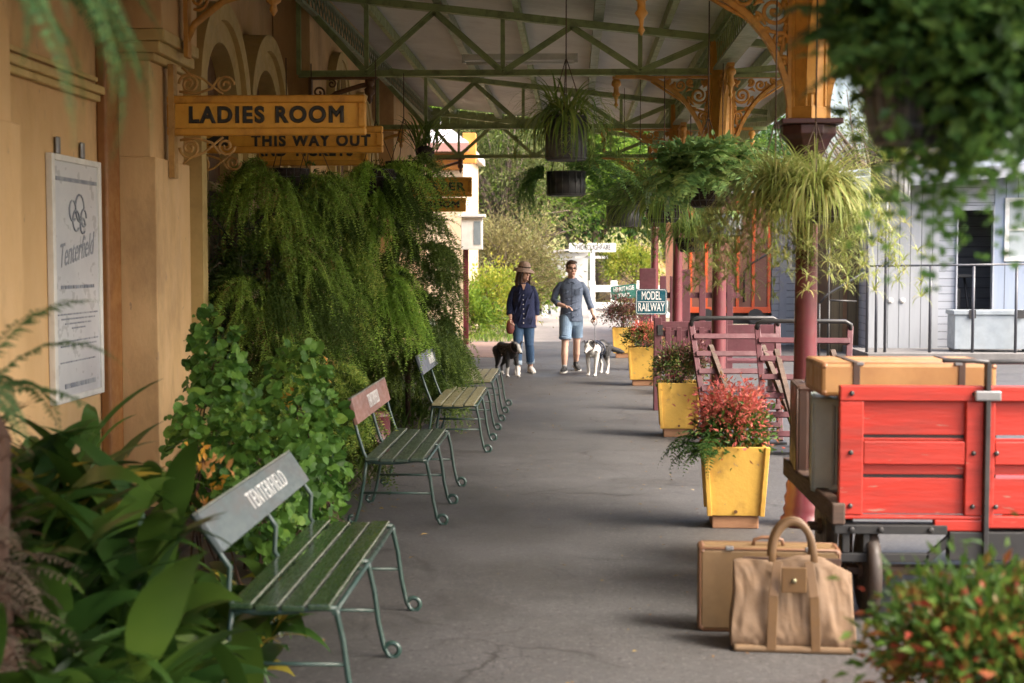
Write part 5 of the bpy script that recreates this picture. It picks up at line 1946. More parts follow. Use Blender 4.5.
def dog(label, loc, yawd, m, hd, legs, tail, furM, scale=1.0, earm=furB):
    """local +X is forward; shoulder height .50"""
    root = thing('dog', label, 'dog', loc, yawd)
    root.scale = (scale,) * 3
    b = MB()
    b.loft([(-.31, 0, .435), (-.24, 0, .44), (-.10, 0, .425), (.05, 0, .40), (.18, 0, .40), (.27, 0, .43)],
           [(.06, .075), (.085, .095), (.085, .09), (.10, .125), (.10, .125), (.07, .09)], 16, ref=(0, 1, 0), round_ends=True)
    hx, hy, hz = hd
    b.loft([(.23, 0, .45), (.31, hy * .4, (.45 + hz) / 2 + .02), (hx - .02, hy, hz)], [(.08, .10), (.065, .08), (.058, .062)], 14, ref=(0, 1, 0), round_ends=True)
    H = Vector(hd)
    fd = Vector((.85, hy * .8, -.52)).normalized()
    b.ell(H, (.075, .064, .066), None, 14)
    b.loft([H + fd * .03, H + fd * .09, H + fd * .145], [(.047, .045), (.032, .032), (.024, .022)], 12, ref=(0, 1, 0), round_ends=True)
    for (fx_, bx_, sy) in legs:
        if fx_ is not None:   # front leg
            b.loft([(.20, sy * .065, .38), (.19 + fx_ * .15, sy * .07, .28), (.215 + fx_ * .6, sy * .065, .15), (.21 + fx_ * .9, sy * .065, .045), (.225 + fx_, sy * .065, .02)],
                   [.052, .040, .027, .022, .026], 10, ref=(0, 1, 0), round_ends=True)
            b.loft([(.215 + fx_, sy * .065, .02), (.265 + fx_, sy * .065, .017)], [(.027, .019), (.022, .015)], 10, ref=(0, 1, 0), round_ends=True)
        if bx_ is not None:   # hind leg: knee forward, hock back
            b.loft([(-.24, sy * .07, .40), (-.20 + bx_ * .3, sy * .078, .28), (-.27 + bx_ * .7, sy * .07, .19), (-.325 + bx_ * .9, sy * .065, .145), (-.305 + bx_, sy * .065, .05), (-.29 + bx_, sy * .065, .02)],
                   [.078, .056, .032, .024, .021, .025], 10, ref=(0, 1, 0), round_ends=True)
            b.loft([(-.30 + bx_, sy * .065, .02), (-.25 + bx_, sy * .065, .017)], [(.026, .019), (.021, .015)], 10, ref=(0, 1, 0), round_ends=True)
    b.loft(tail, [.03, .036, .045, .04, .012], 10, ref=(0, 1, 0), round_ends=True)
    # coat tufts
    for i in range(60):
        a = U(0, 6.28); x = U(-.28, .26)
        q = Vector((x, .10 * math.sin(a), .41 + .10 * math.cos(a)))
        b.loft([q, q + Vector((-.035, .015 * math.sin(a), -.02 + .01 * math.cos(a)))], [.016, .004], 5, round_ends=True)
    for i in range(26):
        q = Vector(tail[1]).lerp(Vector(tail[3]), i / 25)
        b.loft([q, q + Vector((-.03, U(-.04, .04), -.05))], [.02, .005], 5, round_ends=True)
    body = remesh(b.build('body', m, root), .007, 2)
    for sy in (-1, 1):
        e = MB()
        q = H + Vector((-.02, sy * .052, .045))
        e.loft([q, q + Vector((-.012, sy * .028, .045)), q + Vector((.02, sy * .05, .025))], [(.03, .012), (.022, .010), (.007, .005)], 8, ref=(1, 0, 0), round_ends=True)
        e.build('ear', earm, root)
        MB().ell(H + fd * .045 + Vector((.012, sy * .036, .028)), (.009, .009, .009), None, 8).build('eye', eyeM, root)
    MB().ell(H + fd * .165 + Vector((0, 0, .008)), (.014, .017, .013), None, 10).build('nose', blackM, root)
    c = MB()
    cp_ = Vector((.29, hy * .35, .465 + (hz - .45) * .3))
    c.tube([cp_ + Vector((-.05 * math.cos(a) * .8 + .01, .078 * math.sin(a), .085 * math.cos(a))) for a in np.linspace(0, 6.28, 21)], .007, 6)
    c.build('collar', paint('dark_collar', (.06, .03, .03), (.05, .025, .02), .5), root)
    return root


BK = (.017, .016, .017)
d1p = atz(507, 376)
dogA = dog('black dog with a white blaze and paws walking beside the woman', (d1p.x, d1p.y, 0), R(-64),
           coat('black_dog_coat', [((-.2, 0, .42), .30, BK), ((.05, 0, .42), .24, BK), ((.2, 0, .42), .19, BK), ((.34, .09, .45), .115, BK), ((.34, -.09, .45), .115, BK),
                                   ((-.28, .07, .2), .17, BK), ((-.28, -.07, .2), .17, BK), ((-.45, 0, .4), .15, BK), ((.19, .07, .24), .10, BK), ((.19, -.07, .24), .10, BK)]),
           (.37, .02, .47), ((.07, -.05, 1), (-.06, .06, -1)), [(-.31, 0, .44), (-.38, .0, .40), (-.45, .01, .36), (-.52, .02, .36), (-.58, .03, .39)], furB, .96)
d2p = atz(597, 375)
dogB = dog('white faced black and white dog on a lead beside the man', (d2p.x, d2p.y, 0), R(-112),
           coat('piebald_coat', [((-.25, 0, .46), .25, BK), ((.0, 0, .52), .15, BK), ((-.05, .1, .42), .12, (.12, .115, .11)), ((-.05, -.1, .42), .12, (.12, .115, .11)),
                                 ((.335, .075, .50), .075, BK), ((.335, -.075, .50), .075, BK), ((-.46, .04, .40), .19, BK), ((-.54, .16, .34), .19, BK), ((.2, 0, .53), .09, BK)]),
           (.36, .0, .45), ((.03, .02, 1), (-.03, -.05, -1)), [(-.31, 0, .44), (-.38, .03, .41), (-.46, .10, .37), (-.53, .17, .34), (-.58, .23, .32)], furB, 1.0)
# harness and lead
hn = MB()
for x in (.02, .14):
    hn.tube([(x + .03 * math.cos(a), .132 * math.sin(a), .405 + .118 * math.cos(a)) for a in np.linspace(0, 6.28, 25)], .012, 6)
hn.box(.0, .16, -.02, .02, .515, .532)
hn.build('harness', paint('navy_webbing', (.05, .06, .10), (.04, .05, .08), .7), dogB)
bpy.context.view_layer.update()
hp = man.matrix_world @ (Vector(ARM['r'][-1]) + Vector((.02, -.035, -.085)))
dp = dogB.matrix_world @ Vector((.08, 0, .53))
le = thing('dog_lead', 'thin grey dog lead running from the hand of the man to the harness', 'lead', hp)
pts = [hp.lerp(dp, t) + Vector((0, 0, -.05 * math.sin(math.pi * t))) - hp for t in np.linspace(0, 1, 14)]
l_ = MB().tube(pts, .006, 6)
l_.tube([Vector((.0 + .035 * math.cos(a), .012 * math.sin(a), -.01 + .06 * math.sin(a))) for a in np.linspace(0, 6.28, 13)], .007, 6)
l_.build('cord', paint('grey_cord', (.16, .16, .17), (.12, .12, .13), .7), le)
# ================================================================== plants against the station wall
weepM = leafmat('weeping_green', [(0.098, 0.161, 0.046), (0.192, 0.299, 0.063), (0.325, 0.481, 0.092), (0.544, 0.600, 0.138), (0.600, 0.600, 0.206)], .5, .35, 2.2)
weepD = leafmat('weeping_dark', [(0.068, 0.110, 0.037), (0.133, 0.203, 0.052), (0.220, 0.318, 0.067), (0.374, 0.463, 0.110)], .5, .35, 2.2)
basketM = paint('black_pot', (.018, .019, .02), (.03, .03, .031), .5, 6)
mossM = paint('dark_moss', (.035, .022, .018), (.022, .015, .012), .95, 14, bump=.9, bscale=40)


def wire_basket(root, z0, r, h, mat_in=mossM, hang=None, wire=paint('dark_wire', (.08, .08, .08), (.06, .06, .06), .5, 6), name='basket', chain_up=1.0, square=False):
    """basket body, its wires and the chain; z0 = rim height in the thing's frame"""
    b = MB()
    prof = [(r * .62, z0 - h), (r * .78, z0 - h * .8), (r * .93, z0 - h * .3), (r, z0), (r * .9, z0 - .005)]
    if square:
        prof = [(r * .9, z0 - h), (r * .98, z0 - h * .95), (r, z0), (r * .93, z0 - .005)]
    b.lathe(prof, (0, 0, 0), 22)
    bo = b.build(name, mat_in, root)
    wv = MB()
    for (rr, zz) in ((prof[0][0], prof[0][1]), (prof[1][0], prof[1][1]), (r * .95, z0 - h * .35), (r, z0)):
        wv.tube([(rr * 1.02 * math.cos(a), rr * 1.02 * math.sin(a), zz) for a in np.linspace(0, 6.28, 23)], .0035, 5)
    for i in range(18):
        a = i * math.pi / 9
        wv.tube([(q[0] * 1.02 * math.cos(a), q[0] * 1.02 * math.sin(a), q[1]) for q in prof[:-1]], .0028, 4)
    wv.build('wire', wire, bo)
    c = MB()
    for k in range(3):
        a = k * 2.094 + .4
        c.tube([(r * math.cos(a), r * math.sin(a), z0), (0, 0, z0 + min(.45, chain_up * .6))], .004, 5)
    c.tube([(0, 0, z0 + min(.45, chain_up * .6)), (0, 0, z0 + chain_up)], .005, 5)
    c.build('chain', rustM, root)
    return bo


def weeper(px, py0, py1, Y, prof, n, mt, label, hang=1.0, L=(.35, .75), nl=.05, ry=.38, basket=True):
    """shaggy hanging mass from py0 down to py1; prof gives the half width in metres from top to bottom"""
    top = at(px, py0, Y); bot = at(px, py1, Y)
    H = top.z - bot.z
    root = thing('weeping_asparagus_fern', label, 'hanging plant', top, 0, 'trailing ferns hung along the station wall')
    fb = FB()
    K = max(8, n // 17)
    tk = U(0, 1, K) ** 1.05 * .84
    hk = np.interp(tk, np.linspace(0, 1, len(prof)), prof)
    thk = U(0, 6.283, K); rk = U(.35, 1, K) ** .6
    kb = np.stack([rk * np.cos(thk) * hk, rk * np.sin(thk) * np.minimum(hk, ry), -tk * H], 1)
    kl = np.minimum(U(L[0], L[1], K) * 1.15, (1.02 - tk) * H + .1)
    ke = U(-.3, .9, K)
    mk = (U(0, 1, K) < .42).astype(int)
    for i in range(K):            # one plume: strands that share a root and fall together
        m = 20
        base = kb[i] + rng.normal(0, .026, (m, 3))
        e0 = ke[i] + rng.normal(0, .22, m)
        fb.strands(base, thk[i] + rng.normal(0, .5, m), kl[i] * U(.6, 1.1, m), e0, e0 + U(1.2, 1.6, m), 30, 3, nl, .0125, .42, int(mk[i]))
    m = int(n * .45)
    t = U(0, .95, m)
    hw = np.interp(t, np.linspace(0, 1, len(prof)), prof)
    th = U(0, 6.283, m)
    base = np.stack([np.cos(th) * hw * .9, np.sin(th) * np.minimum(hw, ry), -t * H], 1)
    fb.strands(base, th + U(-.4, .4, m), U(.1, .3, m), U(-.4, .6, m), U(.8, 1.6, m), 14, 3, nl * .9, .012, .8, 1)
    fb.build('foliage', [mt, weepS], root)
    if basket:
        wire_basket(root, -.02, .19, .2, chain_up=hang)
    else:
        MB().lathe([(.03, bot.z - top.z + .0), (.035, -.5 * H), (.015, -.05)], (0, 0, 0), 8).build('stem', stemM, root)
    return root


weepS = leafmat('weeping_deep', [(0.038, 0.070, 0.015), (0.061, 0.111, 0.022), (0.095, 0.155, 0.027), (0.128, 0.121, 0.041)], .55, .3, 2.5)  # darker leaf variant for randomly chosen plumes and the short strands
weepB = leafmat('weeping_brown', [(0.400, 0.239, 0.101), (0.181, 0.270, 0.061), (0.240, 0.389, 0.068), (0.381, 0.558, 0.101), (0.600, 0.600, 0.168)], .55, .35, 3.2)
weepL = leafmat('weeping_lime', [(0.147, 0.248, 0.049), (0.251, 0.422, 0.070), (0.399, 0.600, 0.099), (0.586, 0.600, 0.159)], .5, .4, 2.2)
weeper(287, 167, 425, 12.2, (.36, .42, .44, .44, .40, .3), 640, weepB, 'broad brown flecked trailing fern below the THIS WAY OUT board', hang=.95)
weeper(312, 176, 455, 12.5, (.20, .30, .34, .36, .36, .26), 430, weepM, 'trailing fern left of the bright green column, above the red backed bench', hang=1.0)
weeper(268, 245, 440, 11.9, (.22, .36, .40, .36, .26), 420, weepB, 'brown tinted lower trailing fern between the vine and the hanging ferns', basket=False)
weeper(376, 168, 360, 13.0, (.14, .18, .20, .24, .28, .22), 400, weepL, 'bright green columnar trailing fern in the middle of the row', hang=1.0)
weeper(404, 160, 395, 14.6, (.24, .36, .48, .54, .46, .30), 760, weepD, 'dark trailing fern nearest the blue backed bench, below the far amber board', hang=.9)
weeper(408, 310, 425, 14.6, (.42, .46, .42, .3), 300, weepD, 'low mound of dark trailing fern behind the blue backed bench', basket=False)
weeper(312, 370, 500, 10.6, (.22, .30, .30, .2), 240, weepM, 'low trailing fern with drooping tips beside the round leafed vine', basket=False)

# epiphyte tuft over the dark fern
c = at(425, 150, 14.9)
ef = thing('spiky_tuft', 'dark spiky strap leafed tuft on top of the dark trailing fern', 'plant', c)
fb = FB()
n = 60
fb.blades(np.stack([U(-.12, .12, n), U(-.1, .1, n), U(-.05, .1, n)], 1), U(0, 6.28, n), U(.3, .6, n), U(.018, .03, n), U(.6, 1.4, n), U(.8, 2.2, n), 7, 1.4, .2)
fb.build('leaves', weepD, ef)
MB().ell((0, 0, -.03), (.1, .1, .08)).build('root_ball', mossM, ef)

# dark branchy shrub close to the wall
c = atz(212, 470)
ds = thing('dark_needle_shrub', 'dark bare branched needle shrub against the ochre wall', 'shrub', (-2.86, 11.9, 0))
tb = MB(); fb = FB()
for i in range(26):
    a = U(-2.6, .3); z0 = U(.4, 2.0)
    L = U(.35, .8)
    d = Vector((math.cos(a) * .6, math.sin(a) * .8, U(.1, .5)))
    p0_ = Vector((U(-.05, .05), U(-.1, .1), z0)); p1_ = p0_ + d * L * .6; p2_ = p0_ + d * L + Vector((0, 0, -.12))
    tb.tube([p0_, p1_, p2_], [.010, .008, .004], 5)
    m = 70
    t = U(0, 1, m)
    q = np.array([p0_.lerp(p1_, x * 1.6) if x < .62 else p1_.lerp(p2_, (x - .62) / .38) for x in t])
    dd = rdir(m) + np.array(d) * .5
    fb.place(NEEDLE, q, dd, rdir(m), U(.06, .14, m), .011)
tb.tube([(0, 0, 0), (.05, -.05, .8), (-.02, .05, 1.5), (.03, 0, 2.3)], [.03, .025, .02, .01], 7)
tb.build('trunk', stemM, ds)
fb.build('needles', leafmat('dark_needles', [(0.022, 0.036, 0.022), (0.040, 0.058, 0.029), (0.063, 0.081, 0.036)], .5, .2), ds)

# round-leafed vine
vineM = leafmat('vine_leaf', [(0.031, 0.079, 0.018), (0.053, 0.129, 0.025), (0.085, 0.190, 0.033), (0.131, 0.258, 0.044), (0.247, 0.331, 0.054)], .42, .35, 3)
vn = thing('round_leaf_vine', 'bright green round leafed vine mounding up behind the two nearest benches', 'vine', (-2.2, 8.0, 0))
fb = FB()
heaps = [((215, 360), 8.8, .18, .34), ((222, 415), 8.6, .26, .4), ((205, 455), 8.0, .25, .35), ((262, 450), 8.0, .3, .4), ((298, 395), 9.0, .24, .32), ((316, 440), 8.8, .19, .4),
         ((318, 490), 8.4, .19, .3), ((285, 480), 7.9, .28, .35), ((330, 515), 8.2, .12, .25), ((300, 530), 7.7, .2, .2), ((258, 510), 7.4, .25, .3), ((326, 460), 9.2, .16, .3)]
vst = MB()
for (px_, py_), Y_, r_, hz_ in heaps:
    q = at(px_, py_, Y_) - Vector((-2.2, 8.0, 0))
    n = int(620 * (r_ / .36) + 60)
    d = rdir(n)
    pos = np.array(q) + d * np.array([r_, r_ * 1.1, hz_]) * U(.55, 1.05, n)[:, None]
    pos[:, 2] = np.maximum(pos[:, 2], .04)
    out = nrm(d * .5 + rng.normal(0, .6, (n, 3)) + np.array([0, -.1, -.35]))
    nor = nrm(d * .6 + np.array([.25, -.4, .6]) + rng.normal(0, .6, (n, 3)))
    s_ = .022 + .075 * U(0, 1, n) ** 1.8
    keep = (np.sin(pos[:, 0] * 11 + pos[:, 2] * 7) + np.sin(pos[:, 1] * 9 - pos[:, 2] * 12) + U(-1.1, 1.1, n)) > -.55
    fb.place(HEART, pos[keep], out[keep], nor[keep], s_[keep], s_[keep])
    for k in range(5):
        vst.tube([(q.x + U(-.1, .1), q.y + U(-.1, .1), 0), (q.x + U(-.15, .15), q.y + U(-.15, .15), q.z * .6), q], [.008, .006, .004], 5)
fb.build('leaves', vineM, vn)
vst.build('stem', stemM, vn)
fb = FB()
n = 60
pos = np.array([at(px_ + U(-12, 12), py_ + U(-10, 10), Y_) for (px_, py_, Y_) in [((204, 506, 6.6)), (290, 400, 8.9), (195, 455, 7.0), (322, 372, 9.2), (215, 480, 6.8)] for _ in range(12)]) - np.array([-2.2, 8.0, 0])
fb.place(LANCE, pos, rdir(n), rdir(n), .05, .025)
fb.build('yellow_leaves', leafmat('yellow_flower', [(.5, .30, .02), (.6, .34, .05), (.55, .22, .04)], .5, .3), vn)

# broad strap-leafed clump in the front left corner
aspM = leafmat('aspidistra', [(0.011, 0.027, 0.008), (0.018, 0.049, 0.010), (0.034, 0.078, 0.013), (0.062, 0.120, 0.018), (0.122, 0.182, 0.028)], .34, .22, 1.6, .35)
yelL = leafmat('yellowing_leaf', [(.12, .17, .03), (.28, .28, .04), (.42, .32, .05), (.40, .18, .05)], .4, .3)
ap = thing('cast_iron_plant', 'dark glossy broad leafed clump filling the front left corner', 'plant', (-1.7, 4.9, 0))
fb = FB()


def aspi(cx, cy, z, sx, sy, n, L=(.55, .85), W=(.085, .125), mi=0, e=(.7, 1.5), dr=(1.0, 2.1), p=1.6):
    base = np.stack([cx + 1.7 + rng.normal(0, sx, n), cy - 4.9 + rng.normal(0, sy, n), np.full(n, z) + U(0, .08, n)], 1)
    base[:, 1] = np.maximum(base[:, 1], -.95 + U(0, .2, n))
    az, L, W, e, dr, ro = U(0, 6.283, n), U(*L, n), U(*W, n), U(*e, n), U(*dr, n), rng.normal(0, .35, n)
    P = FB.curve(base, az, L, e, dr, 8, p)[1] + np.array([-1.7, 4.9, 0])
    bad = (P[..., 0] > -1.0) | ((P[..., 0] > -1.46) & (P[..., 2] > .40) & (P[..., 1] > 4.9)) | (P[..., 1] < 3.3)
    k = ~bad.any(1)
    fb.blades(base[k], az[k], L[k], W[k], e[k], dr[k], 14, p, .16, 'leaf', mi, ro[k])


aspi(-1.62, 5.0, .0, .24, .5, 190, (.5, .85), (.10, .15))
aspi(-1.95, 4.6, .25, .28, .45, 190, (.6, .95), (.11, .16))
aspi(-2.2, 5.3, .45, .28, .45, 130, (.6, .95), (.10, .15))
aspi(-1.60, 4.2, .0, .2, .3, 170, (.5, .8), (.11, .16))
aspi(-1.50, 5.9, .0, .13, .3, 90, (.4, .65), (.08, .12))
aspi(-1.56, 5.3, .0, .08, .45, 90, (.3, .5), (.06, .09), 1, (.5, 1.3), (1.2, 2.2))
aspi(-2.15, 5.5, .5, .12, .12, 16, (.5, .7), (.08, .11), 1)
aspi(-1.45, 6.2, .05, .10, .25, 30, (.3, .5), (.05, .08), 1)
fb.build('leaves', [aspM, yelL], ap, smooth=True)
fb = FB()
pos = []
for (px_, py_, Y_) in ((213, 508, 6.3), (196, 503, 6.2), (216, 519, 6.2), (216, 463, 6.6), (230, 470, 6.5), (208, 470, 6.4), (120, 470, 5.6)):
    q = at(px_, py_, Y_)
    for k in range(5):
        pos.append((q.x + 1.7 + U(-.03, .03), q.y - 4.9 + U(-.03, .03), q.z + U(-.012, .02)))
pos = np.array(pos)
fb.place(LANCE, pos, rdir(len(pos)) + np.array([0, -.3, .4]), rdir(len(pos)), .055, .024)
fb.build('orange_flower', leafmat('orange_flower', [(.55, .26, .08), (.58, .32, .12), (.5, .22, .06)], .5, .3), ap)
# soil heap carrying it
MB().loft([(0, -1.6, .1), (0, -.6, .2), (0, .6, .2), (0, 1.6, .08)], [(.35, .1), (.6, .28), (.6, .28), (.3, .1)], 16, ref=(1, 0, 0), round_ends=True).build('soil_mound', soilM, ap).location = (-.45, .2, 0)

# tree fern trunk and fronds at the left edge
tf = thing('tree_fern', 'tree fern with a shaggy brown trunk at the left edge', 'tree fern', (-1.80, 4.15, 0))
t = MB()
t.loft([(0, 0, 0), (.01, 0, .4), (-.01, .0, .8), (0, 0, 1.22), (0, 0, 1.34)], [.14, .12, .11, .115, .06], 14)
t.build('trunk', paint('fern_trunk', (.10, .05, .03), (.05, .026, .016), .95, 9, stretch=(1, 1, .3), bump=1, bscale=30), tf)
fb = FB()
n = 420
a = U(0, 6.28, n); z = U(.1, 1.3, n)
fb.blades(np.stack([np.cos(a) * .11, np.sin(a) * .11, z], 1), a + U(-.4, .4, n), U(.06, .16, n), U(.008, .016, n), U(.2, 1.2, n), U(1.2, 2.4, n), 5)
fb.build('trunk_fibre', leafmat('fibre', [(.035, .016, .01), (.065, .03, .018), (.10, .055, .035)], .9, .1), tf)
fb = FB()
n = 24
fb.fronds(np.stack([U(-.05, .05, n), U(-.05, .05, n), U(.35, .95, n)], 1), U(-1.2, .9, n), U(.2, .38, n), U(-.2, .4, n), U(.7, 1.6, n), 18, .045, .008)
fb.build('dead_frond', leafmat('dead_frond', [(0.090, 0.066, 0.048), (0.132, 0.102, 0.074), (0.060, 0.042, 0.025)], .8, .2), tf)
fb = FB()
n = 15
fb.fronds(np.stack([U(-.04, .04, n), U(-.04, .04, n), np.full(n, 1.32)], 1), np.linspace(-2.6, 3.3, n) + U(-.2, .2, n), U(.4, .66, n), U(.4, 1.2, n), U(1.2, 2.3, n), 44, .06, .011, 1.2)
fb.build('crown', leafmat('tree_fern_leaf', [(.05, .10, .035), (.08, .15, .05), (.12, .2, .08)], .5, .4), tf)

# blurred hanging fern at the top left
def fern_basket(loc, label, r=.2, n=40, L=(.45, .7), cols=None, mt=None, e=(.3, 1.2), dr=(1.2, 2.4), np_=34, pl=.075, pw=.02, hang=1.0, pot=None, az=None, basket=True, extra=None, name='hanging_fern', group='hanging baskets under the canopy', h=.2, sq=False):
    root = thing(name, label, 'hanging basket', loc, 0, group)
    fb = FB()
    a = U(0, 6.283, n) if az is None else U(az[0], az[1], n)
    fb.fronds(np.stack([np.cos(a) * r * U(.2, .9, n), np.sin(a) * r * U(.2, .9, n), U(-.02, .05, n)], 1), a + U(-.3, .3, n), U(*L, n), U(*e, n), U(*dr, n), np_, pl, pw, 1.1)
    if extra: extra(fb)
    fb.build('foliage', mt, root)
    wire_basket(root, .0, r, h, pot or mossM, chain_up=hang, square=sq)
    return root


fernD = leafmat('fern_dark', [(0.024, 0.063, 0.028), (0.039, 0.098, 0.039), (0.071, 0.147, 0.049), (0.125, 0.224, 0.070)], .45, .4)
fernB = leafmat('fern_bright', [(0.042, 0.106, 0.025), (0.070, 0.163, 0.037), (0.119, 0.237, 0.050), (0.210, 0.338, 0.075)], .45, .4)
spid = leafmat('spider_leaf', [(.14, .21, .045), (.28, .35, .09), (.46, .49, .20), (.55, .44, .16)], .45, .4)
spidG = leafmat('spider_leaf_green', [(0.077, 0.144, 0.031), (0.137, 0.216, 0.051), (0.239, 0.316, 0.071), (0.427, 0.431, 0.129)], .45, .4)
# a few long sword-fern fronds hanging into view
q = Vector((-1.34, 2.75, 2.34))
hf = fern_basket(q, 'blurred green fern hanging in the top left corner', .13, 16, (.5, .76), None, fernD, (.1, .6), (1.7, 2.5), 60, .036, .013, 2.0, az=(-1.0, 1.0), h=.12)
# ---- top right: big blurred basket
q = at(906, 66, 3.15)
def lots(fb):
    bush(fb, (.13, 0, .07), (.23, .22, .21), 210, 26, .050, .033, LANCE, .2, low=-.95)
    n = 40
    a = U(-1.6, 1.6, n)
    fb.strands(np.stack([.14 + np.cos(a) * .14, np.sin(a) * .16, U(0, .15, n)], 1), a, U(.22, .42, n), U(.2, .9, n), U(1.6, 2.4, n), 16, 3, .035, .018, .5, T=LANCE)
    n = 15
    fb.fronds(np.stack([U(-.06, .06, n), U(-.08, .08, n), U(.0, .12, n)], 1), U(2.2, 4.1, n), U(.2, .36, n), U(-.1, .9, n), U(.9, 2.0, n), 26, .045, .014)
big = fern_basket(q, 'large dark blurred leafy basket filling the top right corner', .10, 16, (.22, .34), None, leafmat('blur_green', [(0.014, 0.042, 0.014), (0.030, 0.074, 0.019), (0.060, 0.132, 0.030), (0.132, 0.228, 0.054)], .45, .4), (.2, 1.1), (1.2, 2.4), 26, .05, .02, 1.6, paint('very_dark_pot', (.007, .007, .007), (.01, .009, .009), .7, 6), extra=lots, h=.17, az=(-1.4, 1.4))
# trailing stems from it
fb = FB()
for (px_, py_, dx) in ((960, 150, -.03), (985, 160, .01), (1012, 150, .02), (940, 160, -.05), (1004, 190, .03), (972, 175, 0.0)):
    q2 = at(px_, py_ - 70, 3.1) - q
    n = 5
    fb.strands(np.array([tuple(q2)] * n) + rng.normal(0, .02, (n, 3)), U(0, 6.28, n), U(.26, .46, n), U(-.9, -.2, n), U(.6, 1.2, n), 12, 2, .05, .026, .5, T=LANCE)
fb.build('trailing_stem', fernB, big)

# ---- right edge tuft in a grey wire basket
q = at(891, 164, 9.4)
def spikes(fb):
    n = 110
    a = U(0, 6.28, n)
    fb.blades(np.stack([np.cos(a) * .05, np.sin(a) * .05, U(0, .05, n)], 1), a, U(.3, .68, n), U(.012, .020, n), U(.5, 1.5, n), U(.1, 1.4, n), 6)
rb_ = fern_basket(q, 'spiky grassy plant in a grey wire basket against the white sky', .125, 12, (.3, .5), None, spidG, (.2, .8), (1.0, 1.8), 20, .03, .01, 2.05, paint('grey_liner', (.16, .17, .18), (.12, .125, .135), .8, 8), extra=spikes, h=.24, sq=True)
tw = MB()
for i in range(14):
    a = U(0, 6.28)
    tw.tube([(.03 * math.cos(a), .03 * math.sin(a), 0), (.12 * math.cos(a), .12 * math.sin(a), .3), (.3 * math.cos(a + .3), .2 * math.sin(a), U(.45, .65))], [.005, .004, .002], 5)
tw.build('twig', stemM, rb_)


def spider(loc, label, n, L, W, mt, r=.2, e=(.5, 1.4), dr=(1.4, 3.0), hang=1.2, runners=0, rl=(.3, .6), pot=None, h=.2, baby=None, sq=False):
    root = thing('spider_plant', label, 'hanging basket', loc, 0, 'hanging baskets under the canopy')
    fb = FB()
    a = U(0, 6.283, n)
    fb.blades(np.stack([np.cos(a) * r * U(0, 1, n), np.sin(a) * r * U(0, 1, n), U(-.02, .06, n)], 1), a + U(-.5, .5, n), U(*L, n), U(*W, n), U(*e, n), U(*dr, n), 9, 1.2, .15)
    if runners:
        for k in range(runners):
            aa = U(0, 6.28); ln = U(*rl)
            b0 = np.array([[math.cos(aa) * r, math.sin(aa) * r, .0]])
            fb.blades(b0, np.array([aa]), np.array([ln]), np.array([.007]), np.array([.4]), np.array([2.1]), 10, .5)
            _, Pq, *_r = FB.curve(b0, np.array([aa]), np.array([ln]), np.array([.4]), np.array([2.1]), 10, .5)
            for j in (5, 7, 9, 10):
                m = 20
                az_ = U(0, 6.28, m)
                fb.blades(np.tile(Pq[0, j], (m, 1)), az_, U(.06, .13, m), U(.006, .010, m), U(-.2, 1.2, m), U(.6, 2.2, m), 5, 1.2)
    fb.build('foliage', mt, root)
    wire_basket(root, .0, r, h, pot or mossM, chain_up=hang, square=sq)
    return root


spider(at(815, 196, 8.8), 'pale yellow green spider plant spilling round the thick column', 1000, (.24, .58), (.009, .016), spid, .17, (-.1, 1.4), (1.2, 3.0), hang=1.35, runners=40, rl=(.4, .95), h=.16)
spider(at(775, 190, 9.0), 'smaller yellow green spider plant left of the thick column', 420, (.25, .55), (.009, .015), spid, .12, (-.1, 1.3), (1.2, 3.0), hang=1.3, runners=34, rl=(.45, .95), h=.12)
spider(at(664, 206, 13.4), 'dense grassy spider plant left of the second column', 620, (.45, .9), (.012, .020), spidG, .17, (.2, 1.4), (1.6, 2.9), hang=1.2, runners=10, rl=(.5, .9), h=.15)
spider(at(690, 238, 15.6), 'grassy basket lower down between the second and third columns', 330, (.4, .75), (.011, .018), spidG, .16, (.2, 1.4), (1.6, 2.8), hang=1.5, h=.15)
fernC = leafmat('fern_blue_green', [(0.121, 0.259, 0.094), (0.200, 0.363, 0.129), (0.319, 0.493, 0.163), (0.519, 0.600, 0.210)], .45, .35)
def lush(fb):
    bush(fb, (.0, 0, .10), (.30, .26, .13), 42, 20, .085, .05, LANCE, .3, low=-.6)
fern_basket(at(708, 176, 11.2), 'lush blue green fern in a dark moss basket in front of the second column', .19, 150, (.3, .58), None, fernC, (-.1, 1.3), (.9, 2.4), 18, .11, .045, 1.35, extra=lush, h=.24)
fern_basket(at(722, 214, 14.4), 'empty looking grey wire basket with sparse stems hung on the second column', .2, 10, (.2, .35), None, fernC, (-.2, .6), (1.2, 2.0), 18, .05, .02, 1.5, paint('grey_liner', (.16, .17, .18), (.12, .125, .135), .8, 8), h=.22, sq=True)
